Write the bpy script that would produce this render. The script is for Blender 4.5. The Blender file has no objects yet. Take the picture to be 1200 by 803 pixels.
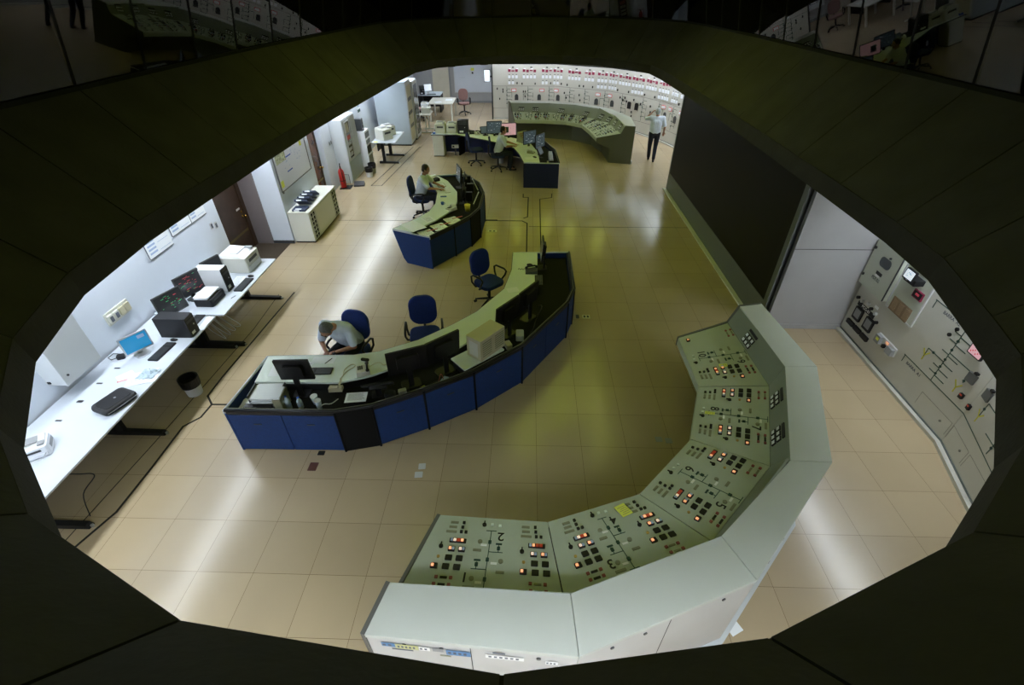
import bpy, bmesh, math, random
from math import pi, sin, cos, radians as R
from mathutils import Vector, Matrix, Euler

random.seed(7)
scene = bpy.context.scene
C = scene.collection
V3 = Vector

# ------------------------------------------------------------------ camera, exposure, world
cam_data = bpy.data.cameras.new('camera'); cam = bpy.data.objects.new('camera', cam_data); C.objects.link(cam)
cam.location = (-0.1838, -3.6210, 4.9350)
cam.rotation_euler = (Matrix.Rotation(0.03205, 3, 'Z') @ Matrix.Rotation(0.92162, 3, 'X') @ Matrix.Rotation(-0.00529, 3, 'Z')).to_euler()
cam_data.sensor_width = 36; cam_data.lens = 16.634; cam_data.clip_start = 0.02; cam_data.clip_end = 200
scene.camera = cam
scene.view_settings.view_transform = 'Standard'; scene.view_settings.look = 'None'
scene.view_settings.gamma = 1; scene.view_settings.use_curve_mapping = False
scene.view_settings.exposure = 0.0
world = bpy.data.worlds.new('world'); scene.world = world; world.use_nodes = True
world.node_tree.nodes['Background'].inputs[0].default_value = (0.01, 0.01, 0.008, 1)
world.node_tree.nodes['Background'].inputs[1].default_value = 0.3
LAMP = 28.0
LAMP_COL = (0.86, 0.93, 1.0)
DOME = 50.0
DOME_COL = (0.84, 1.0, 0.10)

# ------------------------------------------------------------------ materials
def mat(name, col, rough=0.5, metal=0.0, spec=0.5, var=0.0, scale=3.0, emit=0.0, ecol=None, bump=0.0, bscale=60, coat=0.0):
    m = bpy.data.materials.new(name); m.use_nodes = True
    nt = m.node_tree; b = nt.nodes['Principled BSDF']
    b.inputs['Base Color'].default_value = (*col, 1); b.inputs['Roughness'].default_value = rough
    b.inputs['Metallic'].default_value = metal; b.inputs['Specular IOR Level'].default_value = spec
    b.inputs['Coat Weight'].default_value = coat
    tc = nt.nodes.new('ShaderNodeTexCoord')
    if var:
        n = nt.nodes.new('ShaderNodeTexNoise'); n.inputs['Scale'].default_value = scale; n.inputs['Detail'].default_value = 4
        nt.links.new(tc.outputs['Object'], n.inputs['Vector'])
        r = nt.nodes.new('ShaderNodeValToRGB')
        r.color_ramp.elements[0].position = 0.3; r.color_ramp.elements[1].position = 0.7
        r.color_ramp.elements[0].color = (*[c * (1 - var) for c in col], 1)
        r.color_ramp.elements[1].color = (*[min(1, c * (1 + var)) for c in col], 1)
        nt.links.new(n.outputs['Fac'], r.inputs['Fac']); nt.links.new(r.outputs['Color'], b.inputs['Base Color'])
    if bump:
        n = nt.nodes.new('ShaderNodeTexNoise'); n.inputs['Scale'].default_value = bscale
        nt.links.new(tc.outputs['Object'], n.inputs['Vector'])
        bp = nt.nodes.new('ShaderNodeBump'); bp.inputs['Strength'].default_value = bump; bp.inputs['Distance'].default_value = 0.01
        nt.links.new(n.outputs['Fac'], bp.inputs['Height']); nt.links.new(bp.outputs['Normal'], b.inputs['Normal'])
    if emit:
        b.inputs['Emission Color'].default_value = (*(ecol or col), 1); b.inputs['Emission Strength'].default_value = emit
    return m

def floor_mat():
    m = bpy.data.materials.new('floor_tiles'); m.use_nodes = True
    nt = m.node_tree; b = nt.nodes['Principled BSDF']; L = nt.links.new
    tc = nt.nodes.new('ShaderNodeTexCoord')
    br = nt.nodes.new('ShaderNodeTexBrick'); br.offset = 0.0; br.squash = 1.0
    br.inputs['Scale'].default_value = 1.0; br.inputs['Brick Width'].default_value = 0.6; br.inputs['Row Height'].default_value = 0.6
    br.inputs['Mortar Size'].default_value = 0.0022; br.inputs['Mortar Smooth'].default_value = 0.1; br.inputs['Bias'].default_value = 0.0
    br.inputs['Color1'].default_value = (0.405, 0.32, 0.205, 1); br.inputs['Color2'].default_value = (0.44, 0.348, 0.222, 1)
    br.inputs['Mortar'].default_value = (0.16, 0.115, 0.06, 1)
    L(tc.outputs['Object'], br.inputs['Vector'])
    n = nt.nodes.new('ShaderNodeTexNoise'); n.inputs['Scale'].default_value = 1.7; n.inputs['Detail'].default_value = 5
    L(tc.outputs['Object'], n.inputs['Vector'])
    mr = nt.nodes.new('ShaderNodeMapRange'); mr.inputs['To Min'].default_value = 0.93; mr.inputs['To Max'].default_value = 1.06
    L(n.outputs['Fac'], mr.inputs['Value'])
    mx = nt.nodes.new('ShaderNodeVectorMath'); mx.operation = 'SCALE'
    L(br.outputs['Color'], mx.inputs[0]); L(mr.outputs['Result'], mx.inputs['Scale']); L(mx.outputs[0], b.inputs['Base Color'])
    # every tile lies at a slightly different tilt, the polish has soft waves
    vor = nt.nodes.new('ShaderNodeTexNoise'); vor.inputs['Scale'].default_value = 1.1; vor.inputs['Detail'].default_value = 1.5
    L(tc.outputs['Object'], vor.inputs['Vector'])
    bp = nt.nodes.new('ShaderNodeBump'); bp.inputs['Strength'].default_value = 0.35; bp.inputs['Distance'].default_value = 0.012
    L(vor.outputs['Fac'], bp.inputs['Height']); L(bp.outputs['Normal'], b.inputs['Normal'])
    b.inputs['Roughness'].default_value = 0.21; b.inputs['Specular IOR Level'].default_value = 0.55
    return m

M = dict(
    floor=floor_mat(),
    wall=mat('painted_wall', (0.66, 0.71, 0.79), 0.75, var=0.03, scale=1.5),
    wall_warm=mat('cream_wall', (0.62, 0.58, 0.47), 0.8, var=0.04),
    grey_panel=mat('grey_wall_panel', (0.37, 0.37, 0.375), 0.45, var=0.03),
    ceil=mat('ceiling_paint', (0.78, 0.79, 0.80), 0.8),
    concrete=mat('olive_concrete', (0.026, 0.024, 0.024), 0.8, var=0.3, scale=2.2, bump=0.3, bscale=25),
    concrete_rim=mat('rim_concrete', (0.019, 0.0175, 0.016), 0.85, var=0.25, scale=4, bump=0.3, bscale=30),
    joint=mat('joint_gap', (0.01, 0.01, 0.008), 0.9),
    black=mat('black_plastic', (0.009, 0.009, 0.011), 0.42, spec=0.35),
    blackm=mat('black_matte', (0.005, 0.005, 0.006), 0.8, spec=0.2),
    rubber=mat('black_rubber', (0.02, 0.02, 0.022), 0.7),
    dgrey=mat('dark_grey_metal', (0.055, 0.06, 0.065), 0.4, 0.3),
    grey=mat('grey_plastic', (0.26, 0.27, 0.28), 0.5),
    lgrey=mat('light_grey_plastic', (0.55, 0.56, 0.57), 0.5),
    dinst=mat('instrument_grey', (0.09, 0.095, 0.10), 0.5),
    stick_b=mat('muted_blue_sticker', (0.10, 0.22, 0.42), 0.6),
    stick_y=mat('muted_yellow_sticker', (0.50, 0.50, 0.24), 0.6),
    silver=mat('silver_metal', (0.6, 0.61, 0.63), 0.3, 0.9),
    white=mat('white_laminate', (0.53, 0.57, 0.63), 0.4, var=0.02),
    offwhite=mat('off_white_plastic', (0.60, 0.60, 0.54), 0.5),
    beige=mat('beige_plastic', (0.52, 0.48, 0.33), 0.5),
    desktop=mat('pale_green_laminate', (0.66, 0.73, 0.69), 0.4, var=0.02),
    blue=mat('blue_fabric_panel', (0.002, 0.030, 0.145), 0.75, var=0.15, scale=40, bump=0.2, bscale=400),
    blue_dark=mat('dark_blue_fabric_panel', (0.005, 0.011, 0.075), 0.75, var=0.15, scale=40),
    chairblue=mat('blue_chair_fabric', (0.005, 0.025, 0.16), 0.9, var=0.2, scale=60, bump=0.3, bscale=300),
    chairnavy=mat('navy_chair_fabric', (0.004, 0.014, 0.07), 0.9, var=0.2, scale=60),
    pinkfab=mat('dusty_pink_fabric', (0.30, 0.17, 0.16), 0.9, var=0.15, scale=60),
    console=mat('console_enamel', (0.50, 0.52, 0.49), 0.45, var=0.02),
    console_body=mat('console_body_enamel', (0.50, 0.49, 0.48), 0.5, var=0.02),
    panel=mat('console_panel_enamel', (0.42, 0.46, 0.38), 0.45, var=0.03),
    upright=mat('console_upright_enamel', (0.20, 0.225, 0.17), 0.5, var=0.03),
    endtrim=mat('dark_end_trim', (0.10, 0.10, 0.095), 0.5),
    endshade=mat('shaded_console_end', (0.11, 0.115, 0.085), 0.5),  # dark olive has the shade on the far console's end put into it
    board=mat('mimic_board_enamel', (0.50, 0.49, 0.44), 0.5, var=0.02),
    board2=mat('panel_door_enamel', (0.47, 0.50, 0.42), 0.5),
    line=mat('dark_green_line', (0.012, 0.05, 0.04), 0.6),
    seam=mat('thin_dark_seam', (0.035, 0.035, 0.03), 0.7),
    lseam=mat('light_seam', (0.2, 0.2, 0.18), 0.7),
    maroon=mat('maroon_window', (0.25, 0.02, 0.06), 0.4),
    winwhite=mat('white_meter_face', (0.74, 0.76, 0.81), 0.4),
    label=mat('label_plate', (0.22, 0.225, 0.15), 0.5),
    labelw=mat('white_label', (0.8, 0.8, 0.8), 0.5),
    lamp_o=mat('lit_orange_lens', (0.9, 0.45, 0.3), 0.3, emit=0.9, ecol=(1.0, 0.38, 0.18)),
    lamp_w=mat('lit_white_lens', (0.9, 0.8, 0.75), 0.3, emit=0.7, ecol=(1.0, 0.6, 0.45)),
    lamp_r=mat('red_lens', (0.5, 0.04, 0.02), 0.3, emit=0.06, ecol=(1.0, 0.12, 0.05)),
    lens_w=mat('unlit_white_lens', (0.7, 0.76, 0.72), 0.35),
    lens_b=mat('pale_blue_lens', (0.35, 0.45, 0.65), 0.35),
    amber=mat('amber_lens', (0.40, 0.26, 0.06), 0.4),
    pinkbtn=mat('dull_red_button', (0.28, 0.07, 0.07), 0.5),
    yellow=mat('yellow_paper', (0.75, 0.78, 0.12), 0.8),
    yellowp=mat('yellow_paint', (0.55, 0.52, 0.05), 0.6),
    paper=mat('white_paper', (0.80, 0.83, 0.86), 0.8),
    ink=mat('ink', (0.10, 0.11, 0.14), 0.8),
    inkblue=mat('blue_ink', (0.03, 0.10, 0.45), 0.7),
    redink=mat('red_ink', (0.65, 0.12, 0.12), 0.7),
    binder=mat('navy_binder', (0.008, 0.018, 0.055), 0.6),
    wood=mat('brown_door_veneer', (0.045, 0.024, 0.013), 0.4, var=0.3, scale=6),
    wood2=mat('brown_glossy_door', (0.10, 0.045, 0.022), 0.25, var=0.4, scale=4),
    carpet=mat('dark_carpet', (0.05, 0.035, 0.022), 0.95, var=0.3, scale=60),
    brass=mat('brass', (0.55, 0.36, 0.10), 0.25, 1.0),
    red=mat('extinguisher_red', (0.42, 0.015, 0.012), 0.35),
    steelblue=mat('blue_grey_enamel', (0.38, 0.44, 0.49), 0.5, var=0.02),
    cabgrey=mat('pale_grey_enamel', (0.55, 0.58, 0.60), 0.5, var=0.02),
    cabcream=mat('cream_enamel', (0.66, 0.67, 0.60), 0.5),
    screenwall=mat('black_display_face', (0.004, 0.004, 0.0037), 0.45, spec=0.15),
    frame=mat('display_frame', (0.12, 0.135, 0.13), 0.5),
    glassdark=mat('dark_glass', (0.04, 0.05, 0.055), 0.08, spec=0.8),
    skin=mat('skin', (0.36, 0.18, 0.11), 0.55, var=0.05, scale=20),
    hair=mat('dark_hair', (0.012, 0.010, 0.009), 0.7, var=0.3, scale=80, bump=0.5, bscale=150),
    hairg=mat('grey_hair', (0.10, 0.105, 0.10), 0.75, var=0.35, scale=60, bump=0.5, bscale=150),
    hairw=mat('silver_hair', (0.34, 0.36, 0.37), 0.75, var=0.25, scale=60, bump=0.5, bscale=150),
    shirt=mat('pale_blue_shirt', (0.58, 0.65, 0.77), 0.85, var=0.06, scale=12, bump=0.5, bscale=14),
    trousers=mat('dark_trousers', (0.006, 0.010, 0.028), 0.85, var=0.2, scale=20, bump=0.3, bscale=14),
    shoe=mat('black_leather', (0.008, 0.007, 0.007), 0.35),
    scr_dark=mat('screen_dark', (0.02, 0.02, 0.025), 0.2, emit=0.05, ecol=(0.25, 0.3, 0.35)),
    scr_grey=mat('screen_grey', (0.05, 0.06, 0.07), 0.2, emit=0.10, ecol=(0.35, 0.5, 0.6)),
    scr_blue=mat('screen_blue', (0.02, 0.15, 0.3), 0.2, emit=0.42, ecol=(0.02, 0.35, 0.72)),
    scr_pink=mat('screen_pink', (0.5, 0.3, 0.32), 0.2, emit=0.42, ecol=(0.95, 0.55, 0.62)),
    scr_green=mat('screen_green_marks', (0.02, 0.3, 0.1), 0.3, emit=0.35, ecol=(0.1, 0.8, 0.3)),
    scr_red=mat('screen_red_marks', (0.4, 0.03, 0.05), 0.3, emit=0.35, ecol=(0.9, 0.1, 0.15)),
    scr_white=mat('screen_white', (0.7, 0.75, 0.8), 0.3, emit=0.55, ecol=(0.8, 0.9, 1.0)),
    bottle=mat('clear_plastic', (0.45, 0.55, 0.62), 0.12, spec=0.8),
    yellowcup=mat('yellow_plastic', (0.6, 0.5, 0.03), 0.45),
    diffuser=mat('lamp_diffuser', (0.9, 0.9, 0.9), 0.5, emit=LAMP, ecol=LAMP_COL),
    dome=mat('dome_lamp_lens', (0.9, 0.9, 0.6), 0.5, emit=DOME, ecol=DOME_COL),
)

# ------------------------------------------------------------------ mesh builder
class G:
    """collects shapes; .build() links them as ONE mesh object"""
    def __init__(s): s.bm = bmesh.new(); s.T = Matrix.Identity(4)
    def at(s, loc=(0, 0, 0), rot=(0, 0, 0)):
        s.T = Matrix.Translation(loc) @ Euler(rot).to_matrix().to_4x4(); return s
    def frame(s, Mx): s.T = Mx; return s
    def _f(s, vs, faces):
        bv = [s.bm.verts.new(s.T @ V3(v)) for v in vs]
        for f in faces:
            try: s.bm.faces.new([bv[i] for i in f])
            except ValueError: pass
        return bv
    def box(s, x0, x1, y0, y1, z0, z1):
        s._f([(x0, y0, z0), (x1, y0, z0), (x1, y1, z0), (x0, y1, z0), (x0, y0, z1), (x1, y0, z1), (x1, y1, z1), (x0, y1, z1)],
             [(3, 2, 1, 0), (4, 5, 6, 7), (0, 1, 5, 4), (1, 2, 6, 5), (2, 3, 7, 6), (3, 0, 4, 7)]); return s
    def cbox(s, c, d):
        return s.box(c[0]-d[0]/2, c[0]+d[0]/2, c[1]-d[1]/2, c[1]+d[1]/2, c[2]-d[2]/2, c[2]+d[2]/2)
    def rbox(s, c, d, r=0.01, axis='z', n=4):
        """box with rounded corners seen along one axis"""
        a, b, h = {'z': (0, 1, 2), 'y': (0, 2, 1), 'x': (1, 2, 0)}[axis]
        r = min(r, d[a]/2-1e-4, d[b]/2-1e-4); pts = []
        for q, (sx, sy) in enumerate(((1, 1), (-1, 1), (-1, -1), (1, -1))):
            for k in range(n+1):
                t = q*pi/2 + k*pi/2/n
                pts.append((sx*(d[a]/2-r)+r*cos(t), sy*(d[b]/2-r)+r*sin(t)))
        N = len(pts); vs = []
        for sh in (-1, 1):
            for p in pts:
                v = [0, 0, 0]; v[a] = c[a]+p[0]; v[b] = c[b]+p[1]; v[h] = c[h]+sh*d[h]/2; vs.append(tuple(v))
        fs = [tuple(range(N)), tuple(range(N, 2*N))] + [(i, (i+1) % N, N+(i+1) % N, N+i) for i in range(N)]
        s._f(vs, fs); return s
    def prism(s, pts, z0, z1):
        N = len(pts)
        s._f([(p[0], p[1], z0) for p in pts]+[(p[0], p[1], z1) for p in pts],
             [tuple(reversed(range(N))), tuple(range(N, 2*N))]+[(i, (i+1) % N, N+(i+1) % N, N+i) for i in range(N)]); return s
    def hexa(s, a, b):
        """closed solid between two rings of equal length"""
        N = len(a)
        s._f(list(a)+list(b), [tuple(reversed(range(N))), tuple(range(N, 2*N))]+[(i, (i+1) % N, N+(i+1) % N, N+i) for i in range(N)]); return s
    def slab(s, quad, th):
        q = [V3(p) for p in quad]; n = (q[1]-q[0]).cross(q[-1]-q[0]).normalized()
        return s.hexa([p-n*th for p in q], q)
    def cyl(s, c, r, h, n=20, r2=None, axis='z'):
        r2 = r if r2 is None else r2; vs = []
        for rr, zz in ((r, 0), (r2, h)):
            for k in range(n):
                a = 2*pi*k/n; p = (rr*cos(a), rr*sin(a), zz)
                if axis == 'x': p = (p[2], p[0], p[1])
                if axis == 'y': p = (p[1], p[2], p[0])
                vs.append((c[0]+p[0], c[1]+p[1], c[2]+p[2]))
        s._f(vs, [tuple(reversed(range(n))), tuple(range(n, 2*n))]+[(i, (i+1) % n, n+(i+1) % n, n+i) for i in range(n)]); return s
    def lathe(s, c, prof, n=20):
        vs = []; m = len(prof)
        for r, z in prof:
            for k in range(n):
                a = 2*pi*k/n; vs.append((c[0]+r*cos(a), c[1]+r*sin(a), c[2]+z))
        fs = [tuple(reversed(range(n))), tuple(range((m-1)*n, m*n))]
        for j in range(m-1):
            fs += [(j*n+i, j*n+(i+1) % n, (j+1)*n+(i+1) % n, (j+1)*n+i) for i in range(n)]
        s._f(vs, fs); return s
    def tube(s, pts, r, n=8, r2=None):
        pts = [V3(p) for p in pts]; N = len(pts); vs = []
        r2 = r if r2 is None else r2
        prev = None
        for i, p in enumerate(pts):
            d = (pts[min(i+1, N-1)]-pts[max(i-1, 0)]).normalized()
            up = V3((0, 0, 1)) if abs(d.z) < 0.95 else V3((1, 0, 0))
            if prev is not None: up = prev
            a = d.cross(up); a = a.normalized() if a.length > 1e-6 else V3((1, 0, 0)); b = a.cross(d).normalized(); prev = b
            rr = r+(r2-r)*i/max(1, N-1)
            for k in range(n):
                t = 2*pi*k/n; vs.append(tuple(p+a*rr*cos(t)+b*rr*sin(t)))
        fs = [tuple(range(n)), tuple(range((N-1)*n, N*n))]
        for j in range(N-1): fs += [(j*n+i, j*n+(i+1) % n, (j+1)*n+(i+1) % n, (j+1)*n+i) for i in range(n)]
        s._f(vs, fs); return s
    def ell(s, c, d, n=16, m=10, rot=None):
        vs = []; Rm = Euler(rot).to_matrix() if rot else None
        for j in range(m+1):
            t = pi*j/m
            for k in range(n):
                a = 2*pi*k/n; p = V3((d[0]*sin(t)*cos(a), d[1]*sin(t)*sin(a), d[2]*cos(t)))
                if Rm: p = Rm @ p
                vs.append(tuple(V3(c)+p))
        fs = []
        for j in range(m): fs += [(j*n+i, (j+1)*n+i, (j+1)*n+(i+1) % n, j*n+(i+1) % n) for i in range(n)]
        s._f(vs, fs); return s
    def cap(s, a, b, ra, rb, n=14):
        """tapered limb with rounded ends"""
        a, b = V3(a), V3(b); d = (b-a); L = d.length; d.normalize()
        up = V3((0, 0, 1)) if abs(d.z) < 0.9 else V3((1, 0, 0))
        u = d.cross(up).normalized(); w = u.cross(d).normalized(); rings = []
        for k in range(5): t = -pi/2+pi/2*k/4; rings.append((a+d*ra*sin(t), max(ra*cos(t), 1e-4)))
        for k in range(5): t = pi/2*k/4; rings.append((b+d*rb*sin(t), max(rb*cos(t), 1e-4)))
        vs = []
        for p, rr in rings:
            for k in range(n): t = 2*pi*k/n; vs.append(tuple(p+u*rr*cos(t)+w*rr*sin(t)))
        fs = [tuple(range(n)), tuple(range(9*n, 10*n))]
        for j in range(9): fs += [(j*n+i, j*n+(i+1) % n, (j+1)*n+(i+1) % n, (j+1)*n+i) for i in range(n)]
        s._f(vs, fs); return s
    def mesh(s, name, m, smooth=False):
        bmesh.ops.recalc_face_normals(s.bm, faces=s.bm.faces)
        me = bpy.data.meshes.new(name); s.bm.to_mesh(me); s.bm.free()
        if m: me.materials.append(m)
        if smooth:
            for p in me.polygons: p.use_smooth = True
        return me
    def build(s, name, m, parent=None, smooth=False, bevel=0.0, label=None):
        me = s.mesh(name, m, smooth); o = bpy.data.objects.new(name, me); C.objects.link(o)
        if parent is not None: o.parent = parent
        if bevel:
            b = o.modifiers.new('bevel', 'BEVEL'); b.width = bevel; b.segments = 2; b.limit_method = 'ANGLE'
        if label: o['label'] = label
        return o

def link(name, me, parent, Mx=None, label=None):
    o = bpy.data.objects.new(name, me); C.objects.link(o); o.parent = parent
    if Mx is not None: o.matrix_local = Mx
    if label: o['label'] = label
    return o
def tag(o, label, cat, group=None, kind=None):
    o['label'] = label; o['category'] = cat
    if group: o['group'] = group
    if kind: o['kind'] = kind
    return o
def thing(name, label, cat, loc=(0, 0, 0), rz=0.0, group=None):
    o = bpy.data.objects.new(name, None); C.objects.link(o); o.location = loc; o.rotation_euler = (0, 0, rz)
    o.empty_display_size = 0.1
    return tag(o, label, cat, group)
def struct(name, g, m, **k):
    o = g.build(name, m, **k); o['kind'] = 'structure'; return o
def place(o, loc, rz=0.0):
    o.location = loc; o.rotation_euler = (0, 0, rz); return o
def copy_tree(o, parent=None):
    c = o.copy(); C.objects.link(c)
    if parent is not None: c.parent = parent
    for ch in list(o.children): copy_tree(ch, c)
    return c
def text_mesh(txt, size, m, depth=0.0008):
    cu = bpy.data.curves.new('lettering', 'FONT'); cu.body = txt; cu.size = size; cu.extrude = depth
    cu.align_x = 'CENTER'; cu.align_y = 'CENTER'; cu.offset = size*0.012
    to = bpy.data.objects.new('lettering', cu)
    me = bpy.data.meshes.new_from_object(to); me.materials.clear(); me.materials.append(m)
    bpy.data.objects.remove(to); return me
def TR(loc, rot=(0, 0, 0)): return Matrix.Translation(loc) @ Euler(rot).to_matrix().to_4x4()
def frame3(o, x, z):
    """matrix with origin o, local x along x, local z along z"""
    x = V3(x).normalized(); z = V3(z); z = (z-x*z.dot(x)).normalized(); y = z.cross(x)
    return Matrix.Translation(o) @ Matrix((x, y, z)).transposed().to_4x4()
# ------------------------------------------------------------------ the setting
ZC = 3.0                                     # ceiling height
g = G(); g.box(-8.2, 8.2, -6.2, 26.4, -0.12, 0.0)
struct('floor', g, M['floor'])
# the faceted lip of the viewing well, traced round at ceiling height
LIP = [(-0.24, -3.04), (-1.36, -2.91), (-2.24, -2.52), (-2.84, -2.03), (-3.38, -1.32), (-3.69, -0.49), (-3.80, 0.50), (-3.81, 1.55),
       (-3.80, 2.62), (-3.79, 3.68), (-3.78, 4.74), (-3.72, 5.84), (-3.64, 6.9), (-3.57, 7.95), (-3.50, 9.0), (-3.43, 10.1), (-3.30, 11.3), (-2.86, 12.20),
       (-2.05, 12.80), (-1.10, 13.08), (-0.10, 13.22), (0.85, 13.12), (1.75, 12.76), (2.60, 12.0), (3.10, 11.1), (3.20, 10.1), (3.23, 9.1),
       (3.25, 8.1), (3.27, 7.05), (3.27, 6.0), (3.26, 4.9), (3.25, 3.8), (3.24, 2.7), (3.23, 1.65), (3.21, 0.62), (3.14, -0.10),
       (2.88, -0.94), (2.74, -1.34), (2.20, -2.03), (1.62, -2.50), (0.65, -2.91)]
N = len(LIP)
def offset(pts, d):
    out = []
    n = len(pts)
    for i in range(n):
        a, b, c = V3((*pts[i-1], 0)), V3((*pts[i], 0)), V3((*pts[(i+1) % n], 0))
        e1 = (b-a).normalized(); e2 = (c-b).normalized()
        n1 = V3((e1.y, -e1.x, 0)); n2 = V3((e2.y, -e2.x, 0)); nn = (n1+n2).normalized()
        nn = -nn * d / max(0.6, nn.dot(n1)); out.append((b.x+nn.x, b.y+nn.y))
    return out
_t = offset(LIP, 0.5)
SG = 1 if _t[0][1] < LIP[0][1] else -1       # outward sign
OUT = offset(LIP, SG*0.85)
RIM = offset(LIP, SG*0.02)
# ceiling with the oval hole
g = G(); rect = [(-8.2, -6.2), (8.2, -6.2), (8.2, 26.4), (-8.2, 26.4)]
for z in (ZC,):
    vr = [g.bm.verts.new((x, y, z)) for x, y in rect]; vl = [g.bm.verts.new((x, y, z)) for x, y in offset(LIP, SG*0.03)]
    es = [g.bm.edges.new((vr[i], vr[(i+1) % 4])) for i in range(4)]+[g.bm.edges.new((vl[i], vl[(i+1) % N])) for i in range(N)]
    bmesh.ops.triangle_fill(g.bm, use_beauty=True, edges=es)
r = bmesh.ops.extrude_face_region(g.bm, geom=g.bm.faces[:])
for v in r['geom']:
    if isinstance(v, bmesh.types.BMVert): v.co.z += 0.1
struct('ceiling', g, M['ceil'])
# concrete well: rim band, sloping panels with open joints, sill
def lerp(a, b, t): return tuple(a[i]+(b[i]-a[i])*t for i in range(len(a)))
g = G(); g2 = G()
Z1, Z2 = 3.17, 4.10
for i in range(N):
    j = (i+1) % N
    a, b = LIP[i], LIP[j]; ra, rb = RIM[i], RIM[j]; oa, ob = OUT[i], OUT[j]
    L = math.dist(a, b); e = 0
    # rim band
    q = [(*lerp(a, b, e), ZC-0.03), (*lerp(a, b, 1-e), ZC-0.03), (*lerp(ra, rb, 1-e), Z1), (*lerp(ra, rb, e), Z1)]
    g2.hexa(q, [(*p, z) for p, z in [(lerp(a, oa, 0.2), ZC-0.03), (lerp(b, ob, 0.2), ZC-0.03), (lerp(rb, ob, 0.3), Z1+0.02), (lerp(ra, oa, 0.3), Z1+0.02)]])
    # sloping panel
    e = 0.007/L
    q = [(*lerp(ra, rb, e), Z1+0.008), (*lerp(ra, rb, 1-e), Z1+0.008), (*lerp(oa, ob, 1-e), Z2), (*lerp(oa, ob, e), Z2)]
    back = [(p[0], p[1], p[2]+0.0) for p in q]
    n = (V3(q[1])-V3(q[0])).cross(V3(q[3])-V3(q[0])).normalized()
    if n.z > 0: n = -n
    g.hexa(q, [tuple(V3(p)+n*0.06) for p in back])
# closed backing behind the joints
g3 = G()
for i in range(N):
    j = (i+1) % N
    f = lambda p, o, t: lerp(p, o, t)
    q = [(*f(RIM[i], OUT[i], 0.06), Z1-0.02), (*f(RIM[j], OUT[j], 0.06), Z1-0.02), (*f(RIM[j], OUT[j], 1.05), Z2+0.0), (*f(RIM[i], OUT[i], 1.05), Z2+0.0)]
    g3.hexa(q, [(p[0], p[1], p[2]-0.12) for p in q])
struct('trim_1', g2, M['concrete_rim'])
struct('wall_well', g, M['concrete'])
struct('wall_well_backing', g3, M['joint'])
# sill at the foot of the gallery glazing, mullions, panes leaning inwards, dark gallery behind
SIL0, SIL1 = OUT, offset(OUT, SG*0.25)
g = G()
for i in range(N):
    j = (i+1) % N
    q = [(*OUT[i], Z2-0.08), (*OUT[j], Z2-0.08), (*SIL1[j], Z2-0.08), (*SIL1[i], Z2-0.08)]
    g.hexa(q, [(p[0], p[1], p[2]+0.12) for p in q])
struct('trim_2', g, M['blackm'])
GB = offset(OUT, SG*0.03); LEAN = 0.34; ZT = 5.75
GT = offset(OUT, SG*(0.03-LEAN))
gm = bpy.data.materials.new('gallery_glass'); gm.use_nodes = True; nt = gm.node_tree
nt.nodes.remove(nt.nodes['Principled BSDF'])
tr = nt.nodes.new('ShaderNodeBsdfTransparent'); tr.inputs[0].default_value = (0.35, 0.38, 0.36, 1)
gl = nt.nodes.new('ShaderNodeBsdfGlossy'); gl.inputs['Roughness'].default_value = 0.01
fr = nt.nodes.new('ShaderNodeFresnel'); fr.inputs['IOR'].default_value = 1.5
mx = nt.nodes.new('ShaderNodeMixShader'); nt.links.new(fr.outputs[0], mx.inputs[0]); nt.links.new(tr.outputs[0], mx.inputs[1]); nt.links.new(gl.outputs[0], mx.inputs[2])
nt.links.new(mx.outputs[0], nt.nodes['Material Output'].inputs[0])
wn = 0; gmul = G()
for i in range(N):
    j = (i+1) % N
    wn += 1
    g = G(); a, b = GB[i], GB[j]; c, d = GT[j], GT[i]
    q = [(*a, Z2+0.04), (*b, Z2+0.04), (*c, ZT), (*d, ZT)]
    n = (V3(q[1])-V3(q[0])).cross(V3(q[3])-V3(q[0])).normalized()*0.006
    g.hexa(q, [tuple(V3(p)+n) for p in q])
    struct('window_%d' % wn, g, gm)
    gmul.tube([(*a, Z2+0.03), (*d, ZT)], 0.018, 4)
struct('trim_3', gmul, M['blackm'])
g = G(); GW = offset(OUT, SG*1.9)
for i in range(N):
    j = (i+1) % N
    q = [(*GW[i], 3.1), (*GW[j], 3.1), (*GW[j], ZT+0.1), (*GW[i], ZT+0.1)]
    n = (V3(q[1])-V3(q[0])).cross(V3(q[3])-V3(q[0])).normalized()*0.1
    g.hexa(q, [tuple(V3(p)+n) for p in q])
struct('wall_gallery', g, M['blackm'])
g = G(); g.prism(offset(OUT, SG*2.0), ZT, ZT+0.1); struct('ceiling.001', g, mat('dark_upper_ceiling', (0.10, 0.10, 0.06), 0.9))
# round lamps in the upper ceiling, some added for light
def make_dome_lamp():
    t = thing('ceiling_downlight', 'round yellow green lamp in the upper ceiling above the well, some added for light', 'lamp', group='round lamps above the well')
    G().lathe((0, 0, 0), [(0.14, 0), (0.15, -0.03), (0.15, -0.12), (0.105, -0.12), (0.105, -0.02)]).build('housing', M['dgrey'], t, smooth=False)
    G().cyl((0, 0, -0.10), 0.10, 0.02, 24).build('lens', M['dome'], t)
    return t
dl = make_dome_lamp(); first = True
for x, y in [(x, y) for x in (-2.3, -0.1, 2.1) for y in (-1.3, 2.2, 5.5, 9.2)]+[(-0.1, 12.2), (-0.1, 10.8)]+[(x, y) for x in (-2.3, -1.2, -0.1, 1.0, 2.1) for y in (6.6, 7.6)]+[(-1.2, 8.4), (1.0, 8.4), (-0.1, 8.4)]:  # lamps beyond the first grid are mostly added to brighten the far console
    if True:
        o = dl if first else copy_tree(dl); first = False
        o.location = (x, y, ZT-0.002)
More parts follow.
